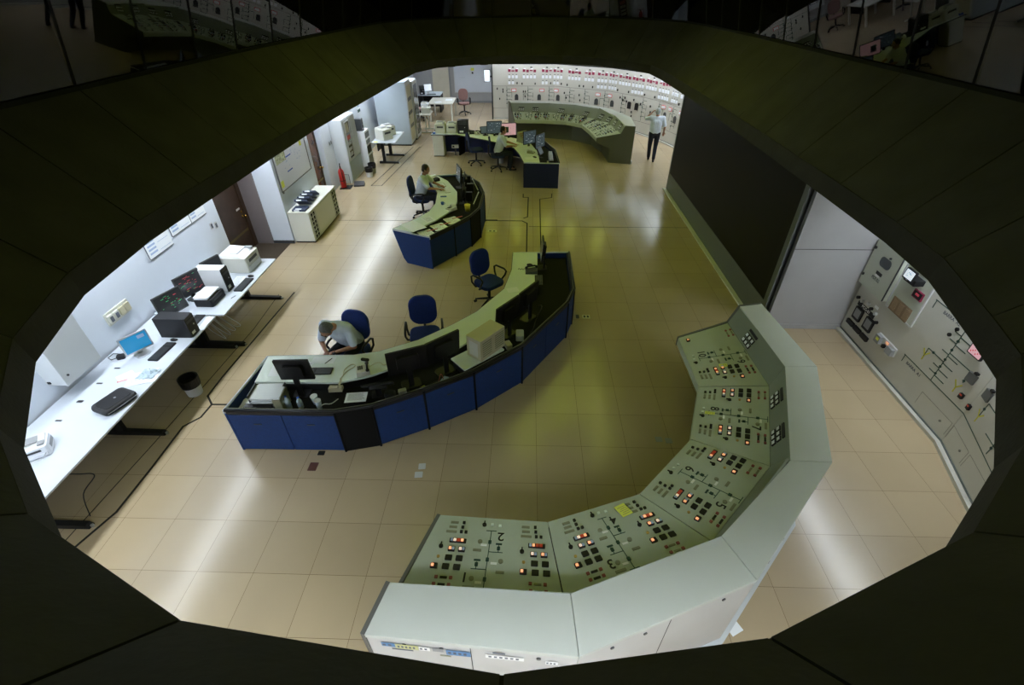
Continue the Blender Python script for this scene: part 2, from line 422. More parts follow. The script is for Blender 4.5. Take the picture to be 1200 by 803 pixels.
for x, y in ((-1.6, 13.75), (-0.5, 14.0), (0.6, 14.1), (1.6, 13.8), (2.5, 13.1), (-2.6, 13.3)):  # unseen lamps added here to throw yellow green light on the far console
    o = copy_tree(dl); o.location = (x, y, ZC-0.001); o['label'] = 'added round lamp under the lower ceiling, brightening the far console'; o['group'] = 'added lamps at the far lip of the well'
# fluorescent luminaires round the lower ceiling
def make_lum():
    t = thing('ceiling_light', 'long white fluorescent fitting under the lower ceiling, a few added for light', 'ceiling light', group='fluorescent fittings round the well')
    g = G(); g.box(-0.62, 0.62, -0.15, 0.15, -0.05, 0); g.build('housing', M['cabgrey'], t)
    G().box(-0.60, 0.60, -0.12, 0.12, -0.062, -0.0505).build('diffuser', M['diffuser'], t)
    for s in (-1, 1): G().box(-0.62, 0.62, s*0.145-0.006, s*0.145+0.006, -0.205, -0.051).build('side_shield', M['cabgrey'], t)  # unseen side shields, added to keep this light off the centre floor
    return t
lum = make_lum(); first = True
def put_lum(x, y, rz):
    global first
    o = lum if first else copy_tree(lum); first = False
    place(o, (x, y, ZC-0.001), rz)
y = -3.2
while y < 14.6: put_lum(-5.62, y, pi/2); y += 1.27
y = -0.7
while y < 2.9: put_lum(5.12, y, pi/2); y += 1.27
path = [(4.95, 11.4), (5.05, 14.3), (4.75, 15.5), (4.1, 16.7), (2.7, 18.1), (1.2, 19.0), (-1.7, 19.35), (-3.6, 18.8), (-4.6, 17.4), (-5.3, 15.4)]
path2 = [(5.05, -1.4), (4.2, -2.6), (3.0, -3.5), (1.2, -4.0), (-1.5, -4.2), (-3.6, -4.0), (-5.1, -3.9)]
def run(path, step=1.27):
    d = 0.64; acc = 0
    for a, b in zip(path, path[1:]):
        L = math.dist(a, b)
        while d < acc+L-0.3:
            t = (d-acc)/L; put_lum(a[0]+(b[0]-a[0])*t, a[1]+(b[1]-a[1])*t, math.atan2(b[1]-a[1], b[0]-a[0])); d += step
        acc += L; d = max(d, acc+0.5)
added_path = [(2.5, -3.05), (1.4, -3.42), (-1.5, -3.5), (-2.9, -2.9)]  # second row of fittings, added to brighten the near console
run(path); run(path2); run(added_path)
put_lum(-3.0, 21.5, 0); put_lum(-4.6, 21.5, 0)

# ------------------------------------------------------------------ walls
def wallbox(name, x0, x1, y0, y1, m=None, z1=ZC):
    g = G(); g.box(x0, x1, y0, y1, 0, z1); return struct(name, g, m or M['wall'])
wallbox('wall_left', -7.2, -6.12, -6.2, 4.98)
wallbox('wall_left.001', -7.2, -6.66, 4.98, 6.70, M['wood'])            # back of the door recess
wallbox('wall_left.002', -7.2, -5.71, 6.70, 8.80)                            # pier with the whiteboard
wallbox('wall_left.003', -7.2, -6.16, 8.80, 10.2)
wallbox('wall_left.004', -7.2, -6.0, 10.2, 26.4)
wallbox('wall_left.005', -6.0, -5.93, 10.2, 10.90)
g = G(); g.box(-6.6, -5.8, 5.0, 6.66, 0.0005, 0.004); struct('floor.001', g, M['carpet'])
# recess linings
g = G(); g.box(-6.6, -6.20, 6.67, 6.699, 0, ZC); struct('trim_4', g, mat('brown_grey_lining', (0.20, 0.17, 0.17), 0.5))
g = G(); g.box(-6.2, -5.70, 6.675, 6.699, 0, 0.07); struct('baseboard_left', g, M['dgrey'])
g = G(); g.box(-6.119, -6.10, -4.4, 4.98, 0, 0.08); struct('baseboard_left.001', g, M['grey'])
# entrance door, brown
def door(name, x, y0, y1, m, plate=True):
    g = G(); g.box(x, x+0.05, y0, y1, 0.008, 2.1); d = struct(name, g, m)
    G().box(x+0.0505, x+0.053, y0+0.02, y1-0.02, 0.42, 0.47).build('door_band', mat('band_olive', (0.12, 0.09, 0.02), 0.4), d)
    k = G(); k.lathe((0, 0, 0), [(0.035, 0), (0.035, 0.008), (0.014, 0.012), (0.014, 0.045), (0.034, 0.06), (0.034, 0.085), (0.01, 0.10)], 18)
    o = k.build('door_handle', M['brass'], d, smooth=True); o.location = (x+0.05, y1-0.06, 0.76); o.rotation_euler = (0, pi/2, 0)
    if plate:
        k2 = G(); k2.lathe((0, 0, 0), [(0.03, 0), (0.03, 0.01), (0.015, 0.02)], 16); o = k2.build('door_lock', M['brass'], d); o.location = (x+0.05, y1-0.06, 0.86); o.rotation_euler = (0, pi/2, 0)
        G().box(x+0.051, x+0.056, y1-0.22, y1-0.08, 0.93, 0.97).build('door_plate', M['labelw'], d)
    return d
door('door_1', -6.655, 5.02, 6.54, M['wood'])
g = G(); g.box(-6.659, -6.575, 6.545, 6.665, 0, 2.16); g.box(-6.659, -6.575, 5.0, 6.665, 2.105, 2.2)
struct('trim_5', g, M['wood'])
door('door_2', -6.155, 9.0, 10.12, M['wood2'], False)
g = G(); g.box(-6.159, -6.09, 8.93, 8.999, 0, 2.15); g.box(-6.159, -6.09, 10.121, 10.18, 0, 2.15); struct('trim_6', g, M['wood'])
# outer shell
wallbox('wall_right', 7.6, 7.8, -6.2, 26.4)
wallbox('wall_near', -8.2, 8.2, -6.3, -6.0)
wallbox('wall_far', -6.0, 8.2, 24.5, 24.7, M['wall_warm'])
# wall panel beside the video wall
g = G(); g.box(4.12, 5.46, 3.43, 3.51, 0, ZC); struct('wall_partition', g, M['grey_panel'])
g = G(); g.box(4.12, 5.44, 3.425, 3.4299, 1.53, 1.538); struct('trim_7', g, M['seam'])
g = G(); g.box(4.12, 5.44, 3.405, 3.4295, 0, 0.09); struct('baseboard_right', g, M['grey_panel'])

# floor trenches and cover plates
def strip(g, pts, w, z=0.0035):
    for a, b in zip(pts, pts[1:]):
        a, b = V3((*a, 0)), V3((*b, 0)); d = (b-a).normalized(); n = V3((-d.y, d.x, 0))*w/2
        e = d*w*0.35
        g.prism([tuple((a-e-n))[:2], tuple((b+e-n))[:2], tuple((b+e+n))[:2], tuple((a-e+n))[:2]], 0.0003, z)
g = G()
strip(g, [(-5.22, -1.3), (-4.95, -0.53), (-4.94, 0.13), (-4.95, 0.82), (-4.80, 1.0), (-4.78, 1.26), (-4.94, 1.44), (-4.94, 1.9), (-4.82, 4.44)], 0.028)
strip(g, [(-4.78, 1.26), (-4.0, 1.27)], 0.028)
strip(g, [(-0.27, 10.11), (-0.27, 9.83), (-0.12, 9.83), (-0.14, 8.39), (-0.24, 8.31)], 0.03)
strip(g, [(-1.25, 8.13), (-0.28, 8.13), (-0.15, 7.98), (-0.16, 5.2)], 0.03)
strip(g, [(-1.25, 8.16), (-0.95, 8.16)], 0.07)
strip(g, [(0.57, 10.14), (0.55, 9.83), (0.21, 9.70), (0.16, 5.0)], 0.025)
strip(g, [(-4.5, 15.07), (-4.95, 10.75), (-4.63, 10.75), (-4.25, 15.1)], 0.022)
struct('trim_8', g, M['joint'])
g = G()
strip(g, [(-5.3, -1.3), (-5.17, 0.51), (-5.05, 3.19), (-5.1, 4.36)], 0.012, 0.002)
strip(g, [(-0.1, 7.77), (3.9, 7.77)], 0.014, 0.002); strip(g, [(-5.1, 8.08), (-1.9, 8.12)], 0.012, 0.002)
struct('trim_9', g, M['joint'])
def plate(name, label, x, y, w, d, m, rz=0, h=0.004):
    g = G(); g.rbox((0, 0, h/2+0.0004), (w, d, h), 0.008); o = g.build(name, m); place(o, (x, y, 0), rz); tag(o, label, 'floor plate'); return o
plate('floor_outlet', 'small brown square floor box in front of the near blue desk', -2.87, 0.18, 0.11, 0.13, mat('brown_plate', (0.10, 0.04, 0.03), 0.5))
plate('floor_outlet', 'dark floor box half under the front of the near blue desk', -2.84, 0.40, 0.09, 0.07, M['black'])
plate('floor_plate', 'pale grey floor patch below the dark post of the near desk, farther one', -1.47, 0.22, 0.09, 0.09, M['lgrey'], 0.1)
plate('floor_plate', 'pale grey floor patch below the dark post of the near desk, nearer one', -1.49, 0.09, 0.10, 0.09, M['lgrey'], 0.1)
plate('floor_plate', 'grey floor patch beside the near console, left of the pair', 1.66, 0.75, 0.09, 0.09, M['grey'])
plate('floor_plate', 'grey floor patch beside the near console, right of the pair', 1.79, 0.73, 0.09, 0.09, M['grey'])
for x, y, w, lab in ((-1.02, 7.47, 0.22, 'bronze floor socket between the middle and the near blue desk'), (0.96, 3.70, 0.14, 'small floor socket right of the near blue desk, outer one'), (0.80, 3.70, 0.06, 'tiny dark floor socket touching the right end of the near blue desk')):
    t = thing('floor_socket', lab, 'floor socket', (x, y, 0))
    G().rbox((0, 0, 0.003), (w, 0.12, 0.005), 0.01).build('cover', M['dgrey'] if w < 0.1 else M['beige'], t)
    for s in (-1, 1): G().rbox((s*w*0.22, 0, 0.006), (w*0.25, 0.06, 0.004), 0.006).build('socket_lid', M['black'], t)
tag(G().prism([(1.78, -1.57), (1.90, -1.52), (1.95, -1.62), (1.83, -1.68)], 0.0005, 0.004).build('floor_plate', M['paper']), 'small white plate on the floor right of the near console, cut by the dark rim', 'floor plate')

# ------------------------------------------------------------------ video wall
t = thing('video_wall', 'large black display wall in a grey frame along the right side', 'display wall', (4.0, 7.0, 0))
G().box(0.02, 0.6, -3.40, 3.58, 0.0, 2.70).build('cabinet', M['frame'], t)
G().box(-0.005, 0.0195, -3.57, 3.58, 0.04, 0.50).build('base_panel', M['frame'], t)
g = G(); g.box(-0.008, 0.0195, -3.57, -3.45, 0.50, 2.70); g.box(-0.008, 0.0195, 3.50, 3.58, 0.50, 2.70); g.box(-0.008, 0.0195, -3.45, 3.50, 2.66, 2.70)
g.build('frame', M['frame'], t)
G().box(0.004, 0.0195, -3.449, 3.499, 0.501, 2.659).build('screen', M['screenwall'], t)
G().box(-0.09, -0.006, -3.57, 3.62, 0.0, 0.035).build('floor_rail', M['lgrey'], t)
# ------------------------------------------------------------------ control consoles
def btn(name, d, h, m):                    # square or oblong key with a raised cap
    g = G(); g.rbox((0, 0, h/2), (d[0], d[1], h), min(d)*0.12); return g.mesh(name, m)
def two(name, d, h, m1, m2):               # body with a smaller coloured lens on top
    g = G(); g.rbox((0, 0, h/2), (d[0], d[1], h), 0.003); a = g.mesh(name, m1)
    g = G(); g.rbox((0, 0, h+0.003), (d[0]*0.42, d[1]*0.5, 0.008), 0.003); b = g.mesh(name+'_lens', m2); return a, b
ME = dict(
    dark=btn('push_button', (0.062, 0.052), 0.014, M['black']),
    small=btn('key_switch', (0.026, 0.026), 0.016, M['black']),
    wsq=btn('white_lens', (0.026, 0.026), 0.012, M['lens_w']),
    plate=btn('label_plate', (0.075, 0.026), 0.006, M['label']),
    plate2=btn('label_plate', (0.10, 0.026), 0.006, M['label']),
    bar=btn('annunciator_bar', (0.155, 0.045), 0.012, M['black']),
    lw=btn('lit_lens', (0.024, 0.026), 0.008, M['lamp_w']), lo=btn('lit_lens', (0.024, 0.026), 0.008, M['lamp_o']),
    lr=btn('lit_lens', (0.028, 0.03), 0.008, M['lamp_r']), lb=btn('lit_lens', (0.022, 0.030), 0.008, M['lens_b']),
    bbody=btn('indicator_button', (0.062, 0.050), 0.014, M['black']),
    conn=btn('test_terminal', (0.028, 0.026), 0.012, M['pinkbtn']), connm=btn('terminal_link', (0.062, 0.020), 0.008, M['black']),
    connl=btn('terminal_link', (0.062, 0.020), 0.005, M['label']),
)
g = G(); g.cyl((0, 0, 0), 0.020, 0.014, 16); g.cbox((0, -0.02, 0.016), (0.010, 0.034, 0.012)); ME['knob'] = g.mesh('rotary_switch', M['black'])
g = G(); g.cyl((0, 0, 0), 0.022, 0.010, 16); ME['ring'] = g.mesh('discrepancy_switch', M['label'])
g = G(); g.cyl((0, 0, 0), 0.014, 0.010, 12); ME['amber'] = g.mesh('amber_lens', M['amber'])
g = G(); g.box(-0.028, 0.028, -0.011, 0.011, 0, 0.004); ME['tag'] = g.mesh('label_plate', M['labelw'])
g = G(); g.rbox((0, 0, 0.006), (0.028, 0.034, 0.012), 0.004); ME['sw'] = g.mesh('breaker_symbol', M['line'])
def meter_mesh():
    g = G(); g.rbox((0, 0, 0.008), (0.062, 0.062, 0.016), 0.004); a = g.mesh('meter', M['black'])
    g = G(); g.box(-0.023, 0.023, -0.018, 0.023, 0.0162, 0.0175); b = g.mesh('meter_face', M['winwhite']); return a, b
MET = meter_mesh()

def panel_items(P, W0, depth, nums, groups=(1, 1), slope=1.0, lit=0, glow=True):
    """everything mounted on one sloping desk panel, local X = operator's right, Y = away from the operator"""
    Z = 0.0006
    rnd = random.Random(lit)
    def X(u, v): return (0.5-u)*(W0+0.24*v)
    def put(k, u, v, name=None, dx=0, dz=0):
        if not glow: k = {'lo': 'lb', 'lw': 'lb', 'conn': 'small'}.get(k, k)
        me = ME[k]; return link(name or me.name, me, P, Matrix.Translation((X(u, v)+dx, v*depth, Z+dz)))
    for gi, (u, on) in enumerate(zip((0.16, 0.80), groups)):
        if on:
            for v, w in ((0.11, 0), (0.18, 0), (0.25, 1)):
                put('plate2' if w else 'plate', u+0.0, v); put('small', u+0.085, v)
            put('small', u+0.125, 0.25)
            put('bar', u+0.08, 0.38)
            for k, du in (('lb', 0.03), ('lw' if rnd.random() < 0.6 else 'lo', 0.055), ('lr', 0.085), ('lo' if rnd.random() < 0.7 else 'lr', 0.115)): put(k, u+du, 0.38, dz=0.0125)
            for du in (0.05, 0.13):
                b = put('bbody', u+du, 0.50); lk = ('lo' if rnd.random() < 0.6 else 'lw') if glow else 'lb'
                link('lit_lens', ME[lk], P, Matrix.Translation((X(u+du, 0.5)+0.012, 0.5*depth, Z+0.0145))); link('lit_lens', ME['lb'], P, Matrix.Translation((X(u+du, 0.5)-0.016, 0.5*depth, Z+0.0145)))
            for du in (0.05, 0.13): put('dark', u+du, 0.62)
            for du in (0.05, 0.13): put('dark', u+du, 0.735)
            put('knob', u-0.04, 0.47); put('amber', u-0.03, 0.61)
            put('bbody', u-0.035, 0.735); link('lit_lens', ME['lo' if glow else 'lb'], P, Matrix.Translation((X(u-0.035, 0.735)+0.012, 0.735*depth, Z+0.0145)))
        else:
            put('bbody', u+0.1, 0.15); link('lit_lens', ME['lo' if glow else 'lb'], P, Matrix.Translation((X(u+0.1, 0.15), 0.15*depth, Z+0.0145)))
        for v in (0.87, 0.955):
            put('conn', u+0.01, v); put('connm' if gi == 0 else 'connl', u+0.06, v); put('conn', u+0.11, v)
    put('knob', 0.43, 0.12); put('wsq', 0.50, 0.11); put('wsq', 0.57, 0.12)
    # green single line diagram
    g = G(); lw = 0.007
    def seg(u0, v0, u1, v1, w=lw):
        a = V3((X(u0, v0), v0*depth, 0)); b = V3((X(u1, v1), v1*depth, 0)); d = (b-a).normalized(); n = V3((-d.y, d.x, 0))*w/2
        g.prism([tuple(a-n)[:2], tuple(b-n)[:2], tuple(b+n)[:2], tuple(a+n)[:2]], 0.0004, 0.0024)
    seg(0.5, 0.20, 0.5, 0.99); seg(0.455, 0.20, 0.545, 0.20); seg(0.5, 0.50, 0.61, 0.50); seg(0.5, 0.735, 0.39, 0.735)
    seg(0.575, 0.50, 0.575, 0.40); seg(0.55, 0.385, 0.60, 0.385, 0.02); seg(0.425, 0.735, 0.425, 0.64); seg(0.40, 0.62, 0.45, 0.62, 0.02); seg(0.46, 0.99, 0.54, 0.99)
    g.build('mimic_diagram', M['line'], P)
    for u, v in ((0.5, 0.37), (0.5, 0.61), (0.5, 0.86), (0.575, 0.45), (0.425, 0.68)): put('sw', u, v)
    for u, v in ((0.42, 0.37), (0.60, 0.62), (0.41, 0.86)): put('ring', u, v)
    for u, v in ((0.455, 0.41), (0.55, 0.65), (0.46, 0.90)): put('tag', u, v)
    put('plate', 0.41, 0.49); put('plate', 0.60, 0.76); put('plate2', 0.40, 0.965)
    for s, u, v in ((nums[0], 0.585, 0.27), (nums[1], 0.36, 0.84)):
        if s: link('unit_number', text_mesh(s, 0.135, M['black']), P, Matrix.Translation((X(u, v), v*depth, Z)))

def meter_cluster(P, x, y, bar=True):
    if bar: G().box(x-0.11, x+0.11, y+0.10, y+0.135, 0.0005, 0.012).build('meter_label_bar', M['black'], P)
    for i in range(3):
        for j in range(2):
            link('meter', MET[0], P, Matrix.Translation((x+(i-1)*0.078, y+0.045-j*0.078, 0.0006)))
            link('meter_face', MET[1], P, Matrix.Translation((x+(i-1)*0.078, y+0.045-j*0.078, 0.0006)))

def console(name, label, Fr, Se, In, Ou, zf, zs, zt, nums, clusters, plinth_in, body_m, end_m):
    """five bay desk: Fr front edge, Se seam at the back of the desk panels, In / Ou inner and outer edge of the top.
       listed from the operator's right hand end"""
    c = V3((sum(p[0] for p in Ou)/len(Ou), sum(p[1] for p in Ou)/len(Ou), 0))
    t = thing(name, label, 'control console', tuple(c))
    def Lc(p, z): return V3((p[0]-c.x, p[1]-c.y, z))
    n = len(Fr); t_panels = []
    for i in range(n-1):
        f0, f1 = Lc(Fr[i], zf), Lc(Fr[i+1], zf); s0, s1 = Lc(Se[i], zs), Lc(Se[i+1], zs)
        i0, i1 = Lc(In[i], zt), Lc(In[i+1], zt); o0, o1 = Lc(Ou[i], zt), Lc(Ou[i+1], zt)
        ctr = (f0+f1)/2; xd = f0-f1; yd = (s0+s1)/2-ctr
        nz = xd.cross(yd).normalized()
        Mx = frame3(ctr, xd, nz); Mi = Mx.inverted()
        q = [Mi @ p for p in (f0, f1, s1, s0)]; q = [V3((p.x, p.y, 0)) for p in q]
        cc = sum(q, V3())/4; q = [cc+(p-cc)*0.991 for p in q]
        g = G(); g.hexa([cc+(p-cc)*1.008-V3((0, 0, 0.045)) for p in q], [cc+(p-cc)*1.008-V3((0, 0, 0.032)) for p in q]); sb = g.build('panel_frame', M['joint'], t); sb.matrix_local = Mx
        g = G(); g.hexa([p-V3((0, 0, 0.03)) for p in q], q); P = g.build('control_panel', M['panel'], t); P.matrix_local = Mx; t_panels.append(Matrix.Translation(c) @ Mx)
        panel_items(P, xd.length*0.985, yd.length*0.985, nums[i][0], nums[i][1], lit=i*7+len(label), glow=bool(nums[i][0][0]))
        # upright instrument panel
        bc = (s0+s1)/2; tc2 = (i0+i1)/2; xd2 = s0-s1; nz2 = xd2.cross(tc2-bc).normalized(); Mu = frame3(bc, xd2, nz2); Ui = Mu.inverted()
        q = [Ui @ p for p in (s0, s1, i1, i0)]; q = [V3((p.x, p.y, 0)) for p in q]
        g = G(); g.hexa([p-V3((0, 0, 0.02)) for p in q], q); U = g.build('upright_panel', M['upright'], t); U.matrix_local = Mu
        for x, y in clusters[i]: meter_cluster(U, x, y)
        # top cover
        k = (o1-o0).normalized()*0.002
        g = G(); g.hexa([i0+k-V3((0, 0, 0.05)), i1-k-V3((0, 0, 0.05)), o1-k-V3((0, 0, 0.05)), o0+k-V3((0, 0, 0.05))], [i0+k, i1-k, o1-k, o0+k]); g.build('top_cover', M['console'], t, bevel=0.004)
        # outer case and the plinth
        g = G(); h0, h1 = o0*0.999, o1*0.999
        d = lambda p, z: V3((p.x, p.y, z))
        w0 = d(o0+(i0-o0)*0.12, 0); w1 = d(o1+(i1-o1)*0.12, 0)
        g.hexa([d(o0+(i0-o0)*0.02, 0.10)+k, d(o1+(i1-o1)*0.02, 0.10)-k, d(w1, 0.10), d(w0, 0.10)], [d(o0+(i0-o0)*0.02, zt-0.052)+k, d(o1+(i1-o1)*0.02, zt-0.052)-k, d(w1, zt-0.052), d(w0, zt-0.052)])
        B = g.build('back_panel', body_m, t)
        k2 = (d(o0, 0)-d(i0, 0)).normalized()*0.035; k3 = (d(o1, 0)-d(i1, 0)).normalized()*0.035
        g = G(); g.hexa([d(w0, 0), d(w1, 0), d(o1, 0)+k3, d(o0, 0)+k2], [d(w0, 0.098), d(w1, 0.098), d(o1, 0.098)+k3, d(o0, 0.098)+k2]); g.build('plinth', M['cabgrey'], t)
        # hinged doors in the back panel shown by a seam and round locks
        m0 = d(o0+(i0-o0)*0.02, 0); m1 = d(o1+(i1-o1)*0.02, 0); ed = (m1-m0).normalized(); out = V3((ed.y, -ed.x, 0))
        if out.dot(d(o0, 0)-d(i0, 0)) < 0: out = -out
        mid = (m0+m1)/2
        g = G(); g.hexa([mid-ed*0.003+out*0.001+V3((0, 0, 0.12)), mid+ed*0.003+out*0.001+V3((0, 0, 0.12)), mid+ed*0.003+out*0.0025+V3((0, 0, 0.12)), mid-ed*0.003+out*0.0025+V3((0, 0, 0.12))],
                        [mid-ed*0.003+out*0.001+V3((0, 0, zt-0.06)), mid+ed*0.003+out*0.001+V3((0, 0, zt-0.06)), mid+ed*0.003+out*0.0025+V3((0, 0, zt-0.06)), mid-ed*0.003+out*0.0025+V3((0, 0, zt-0.06))])
        g.build('door_seam', M['seam'], B)
        for f in (0.18, 0.36, 0.82):
            p = m0+(m1-m0)*f+V3((0, 0, zt-0.12)); g = G(); g.cyl((0, 0, 0.001), 0.016, 0.008, 14); o = g.build('door_lock', M['dgrey'], B); o.matrix_local = frame3(p, ed, out)
        # kneespace skirt and plinth
        p0 = Lc(plinth_in[i], 0); p1 = Lc(plinth_in[i+1], 0)
        g = G(); g.hexa([d(p0, 0), d(p1, 0), d(w1, 0), d(w0, 0)], [d(p0, 0.62), d(p1, 0.62), d(w1, 0.62), d(w0, 0.62)]); g.build('base_cabinet', end_m, t)
        # front apron under the desk edge
        fo0 = f0+(s0-f0)*0.06; fo1 = f1+(s1-f1)*0.06
        g = G(); g.hexa([d(f0, zf-0.12), d(f1, zf-0.12), d(fo1, zf-0.12), d(fo0, zf-0.12)], [d(f0, zf-0.012), d(f1, zf-0.012), d(fo1, zf-0.012), d(fo0, zf-0.012)]); g.build('front_apron', M['panel'], t)
    for e in (0, n-1):
        k = (Lc(Ou[e], 0)-Lc(Ou[e-1 if e else 1], 0)).normalized()
        f, s, i_, o_ = Lc(Fr[e], zf), Lc(Se[e], zs), Lc(In[e], zt), Lc(Ou[e], zt); p = Lc(plinth_in[e], 0)
        sk = (s-p); pl = p+V3((sk.x, sk.y, 0))*0.0
        ring = [V3((p.x, p.y, 0)), V3((p.x, p.y, 0.45)), f+V3((0, 0, -0.14)), f+V3((0, 0, 0.006)), s+V3((0, 0, 0.008)), i_+V3((0, 0, 0.006)), o_+V3((0, 0, 0.006)), V3((o_.x, o_.y, 0))]
        # flatten to a vertical plane through f and o_
        a = V3((f.x, f.y, 0)); b = V3((o_.x, o_.y, 0)); ab = (b-a).normalized()
        ring = [a+ab*((V3((r.x, r.y, 0))-a).dot(ab))+V3((0, 0, r.z)) for r in ring]
        nn = V3((ab.y, -ab.x, 0)); nn = nn if nn.dot(k) > 0 else -nn
        g = G(); g.hexa([r-nn*0.006 for r in ring], [r+nn*0.028 for r in ring]); g.build('end_panel', end_m, t)
    return t, t_panels

def shrink(Fr, Ou, t): return [(Fr[i][0]+(Ou[i][0]-Fr[i][0])*t, Fr[i][1]+(Ou[i][1]-Fr[i][1])*t) for i in range(len(Fr))]
# near console, listed from the operator's right (image left is its first bay)
Fr = [(-0.99, -0.95), (0.07, -1.00), (1.02, -0.66), (1.74, 0.09), (2.09, 0.99), (2.09, 2.05)]
Ou = [(-1.31, -2.21), (0.23, -2.31), (1.67, -1.74), (2.84, -0.56), (3.39, 0.90), (3.27, 2.32)]
In = [(-1.215, -1.83), (0.20, -1.88), (1.51, -1.37), (2.44, -0.55), (3.00, 0.89), (2.93, 2.243)]
Se = [(-1.187, -1.75), (0.17, -1.79), (1.53, -1.26), (2.39, -0.41), (2.87, 0.83), (2.82, 2.216)]
G1 = (1, 1)
_, NP = console('control_console', 'large pale curved control console in the foreground with five numbered desk panels', Fr, Se, In, Ou, 0.76, 0.93, 1.2,
        [(('2', '1'), G1), (('4', '3'), G1), (('6', '5'), G1), (('8', '7'), G1), (('10', '9'), (1, 0))],
        [[], [], [], [(-0.30, 0.10), (0.30, 0.10)], [(-0.12, 0.10)]], shrink(Fr, Ou, 0.55), M['console_body'], M['endtrim'])
# far console, its twin at the other end of the room, listed from the operator's right as well
Fr2 = [(2.17, 13.40), (2.02, 14.40), (1.85, 15.30), (1.31, 15.78), (0.41, 16.00), (-0.67, 16.05)]
Se2 = [(2.93, 13.176), (2.74, 14.50), (2.30, 15.35), (1.55, 16.03), (0.60, 16.38), (-0.764, 16.50)]
In2 = [(3.04, 13.144), (2.92, 14.60), (2.52, 15.75), (1.70, 16.48), (0.70, 16.82), (-0.851, 16.92)]
Ou2 = [(3.36, 13.05), (3.44, 14.40), (2.95, 15.75), (2.00, 16.70), (0.80, 17.20), (-0.93, 17.30)]
console('control_console', 'large curved green lit control console in front of the far mimic board', Fr2, Se2, In2, Ou2, 0.76, 0.95, 1.2,
        [(('', ''), G1)]*5,
        [[(-0.3, 0.12), (0.3, 0.12)], [(0.25, 0.12), (-0.25, 0.12)], [(0, 0.12)], [(0, 0.12)], [(-0.35, 0.12), (0.2, 0.12)]], shrink(Fr2, Ou2, 0.38), M['console_body'], M['endshade'])
# paper notes lying on the near console
def note(name, label, i, x, y, w, d, rz, m, cat='note'):
    g = G(); g.box(-w/2, w/2, -d/2, d/2, 0, 0.0012); t = g.build(name, m); t.matrix_world = NP[i] @ TR((x, y, 0.018), (0, 0, rz)); tag(t, label, cat)
    g = G()
    for k in range(5): g.box(-w*0.4, w*0.35-0.02*(k % 2), d*(0.32-0.15*k)-0.002, d*(0.32-0.15*k)+0.002, 0.0013, 0.0018)
    g.build('writing', M['label'], t); return t
note('paper_note', 'large yellow sheet taped beside the number 4 on the near console', 1, -0.235, 0.15, 0.12, 0.15, 0.15, M['yellow'])
note('paper_note', 'small yellow slip on the topmost bay of the near console', 4, 0.22, 0.40, 0.06, 0.10, 0, M['yellow'])
note('paper_note', 'small yellow slip below the number 8 on the near console', 3, 0.02, 0.17, 0.05, 0.11, 0, M['yellow'])
# ------------------------------------------------------------------ mimic boards
class Board:
    def __init__(s, name, label, poly, h, seams=(0.46, 1.35), base=True):
        s.poly = poly; s.h = h
        s.t = thing(name, label, 'mimic board', (poly[0][0], poly[0][1], 0)); s.o = V3((poly[0][0], poly[0][1], 0))
        s.L = [0]
        for a, b in zip(poly, poly[1:]): s.L.append(s.L[-1]+math.dist(a, b))
        for i, (a, b) in enumerate(zip(poly, poly[1:])):
            a, b = V3((*a, 0))-s.o, V3((*b, 0))-s.o; d = (b-a).normalized(); n = d.cross(V3((0, 0, 1))); e = d*0.002
            up = V3((0, 0, h))
            g = G(); g.hexa([a+e-n*0.06, b-e-n*0.06, b-e, a+e], [a+e-n*0.06+up, b-e-n*0.06+up, b-e+up, a+e+up]); g.build('board_panel', M['board'], s.t)
            g = G()
            for z in seams: g.hexa([a+n*0.0005+V3((0, 0, z)), b+n*0.0005+V3((0, 0, z)), b+n*0.0025+V3((0, 0, z)), a+n*0.0025+V3((0, 0, z))], [a+n*0.0005+V3((0, 0, z+0.008)), b+n*0.0005+V3((0, 0, z+0.008)), b+n*0.0025+V3((0, 0, z+0.008)), a+n*0.0025+V3((0, 0, z+0.008))])
            if seams: g.build('panel_seam', M['seam'], s.t)
            else: g.bm.free()
            if base:
                g = G(); g.hexa([a+n*0.0, b+n*0.0, b+n*0.07, a+n*0.07], [a+V3((0, 0, 0.05)), b+V3((0, 0, 0.05)), b+n*0.07+V3((0, 0, 0.05)), a+n*0.07+V3((0, 0, 0.05))]); g.build('base_ledge', M['board'], s.t)
                g = G(); g.hexa([a+n*0.001, b+n*0.001, b+n*0.012, a+n*0.012], [p+V3((0, 0, 0.07)) for p in (a+n*0.001, b+n*0.001, b+n*0.012, a+n*0.012)]); g.build('kick_strip', M['frame'], s.t)
    def fr(s, q, z, off=0.0006):
        i = 0
        while i < len(s.L)-2 and q > s.L[i+1]: i += 1
        a, b = V3((*s.poly[i], 0)), V3((*s.poly[i+1], 0)); d = (b-a).normalized(); n = d.cross(V3((0, 0, 1)))
        p = a+d*(q-s.L[i])-s.o+n*off+V3((0, 0, z))
        return Matrix.Translation(p) @ Matrix((d, V3((0, 0, 1)), n)).transposed().to_4x4()
    def put(s, name, me, q, z, off=0.0006, parent=None, label=None): return link(name, me, parent or s.t, s.fr(q, z, off), label)
    def lines(s, name, segs, m, w=0.012, parent=None):
        g = G()
        for q0, z0, q1, z1 in segs:
            a, b = (s.fr(q0, z0, 0.0028) @ V3()), (s.fr(q1, z1, 0.0028) @ V3()); F = s.fr((q0+q1)/2, (z0+z1)/2, 0); n = F.to_3x3() @ V3((0, 0, 1))
            d = (b-a).normalized(); k = d.cross(n)*w/2
            g.hexa([a-k-n*0.002, b-k-n*0.002, b+k-n*0.002, a+k-n*0.002], [a-k, b-k, b+k, a+k])
        return g.build(name, m, s.t)
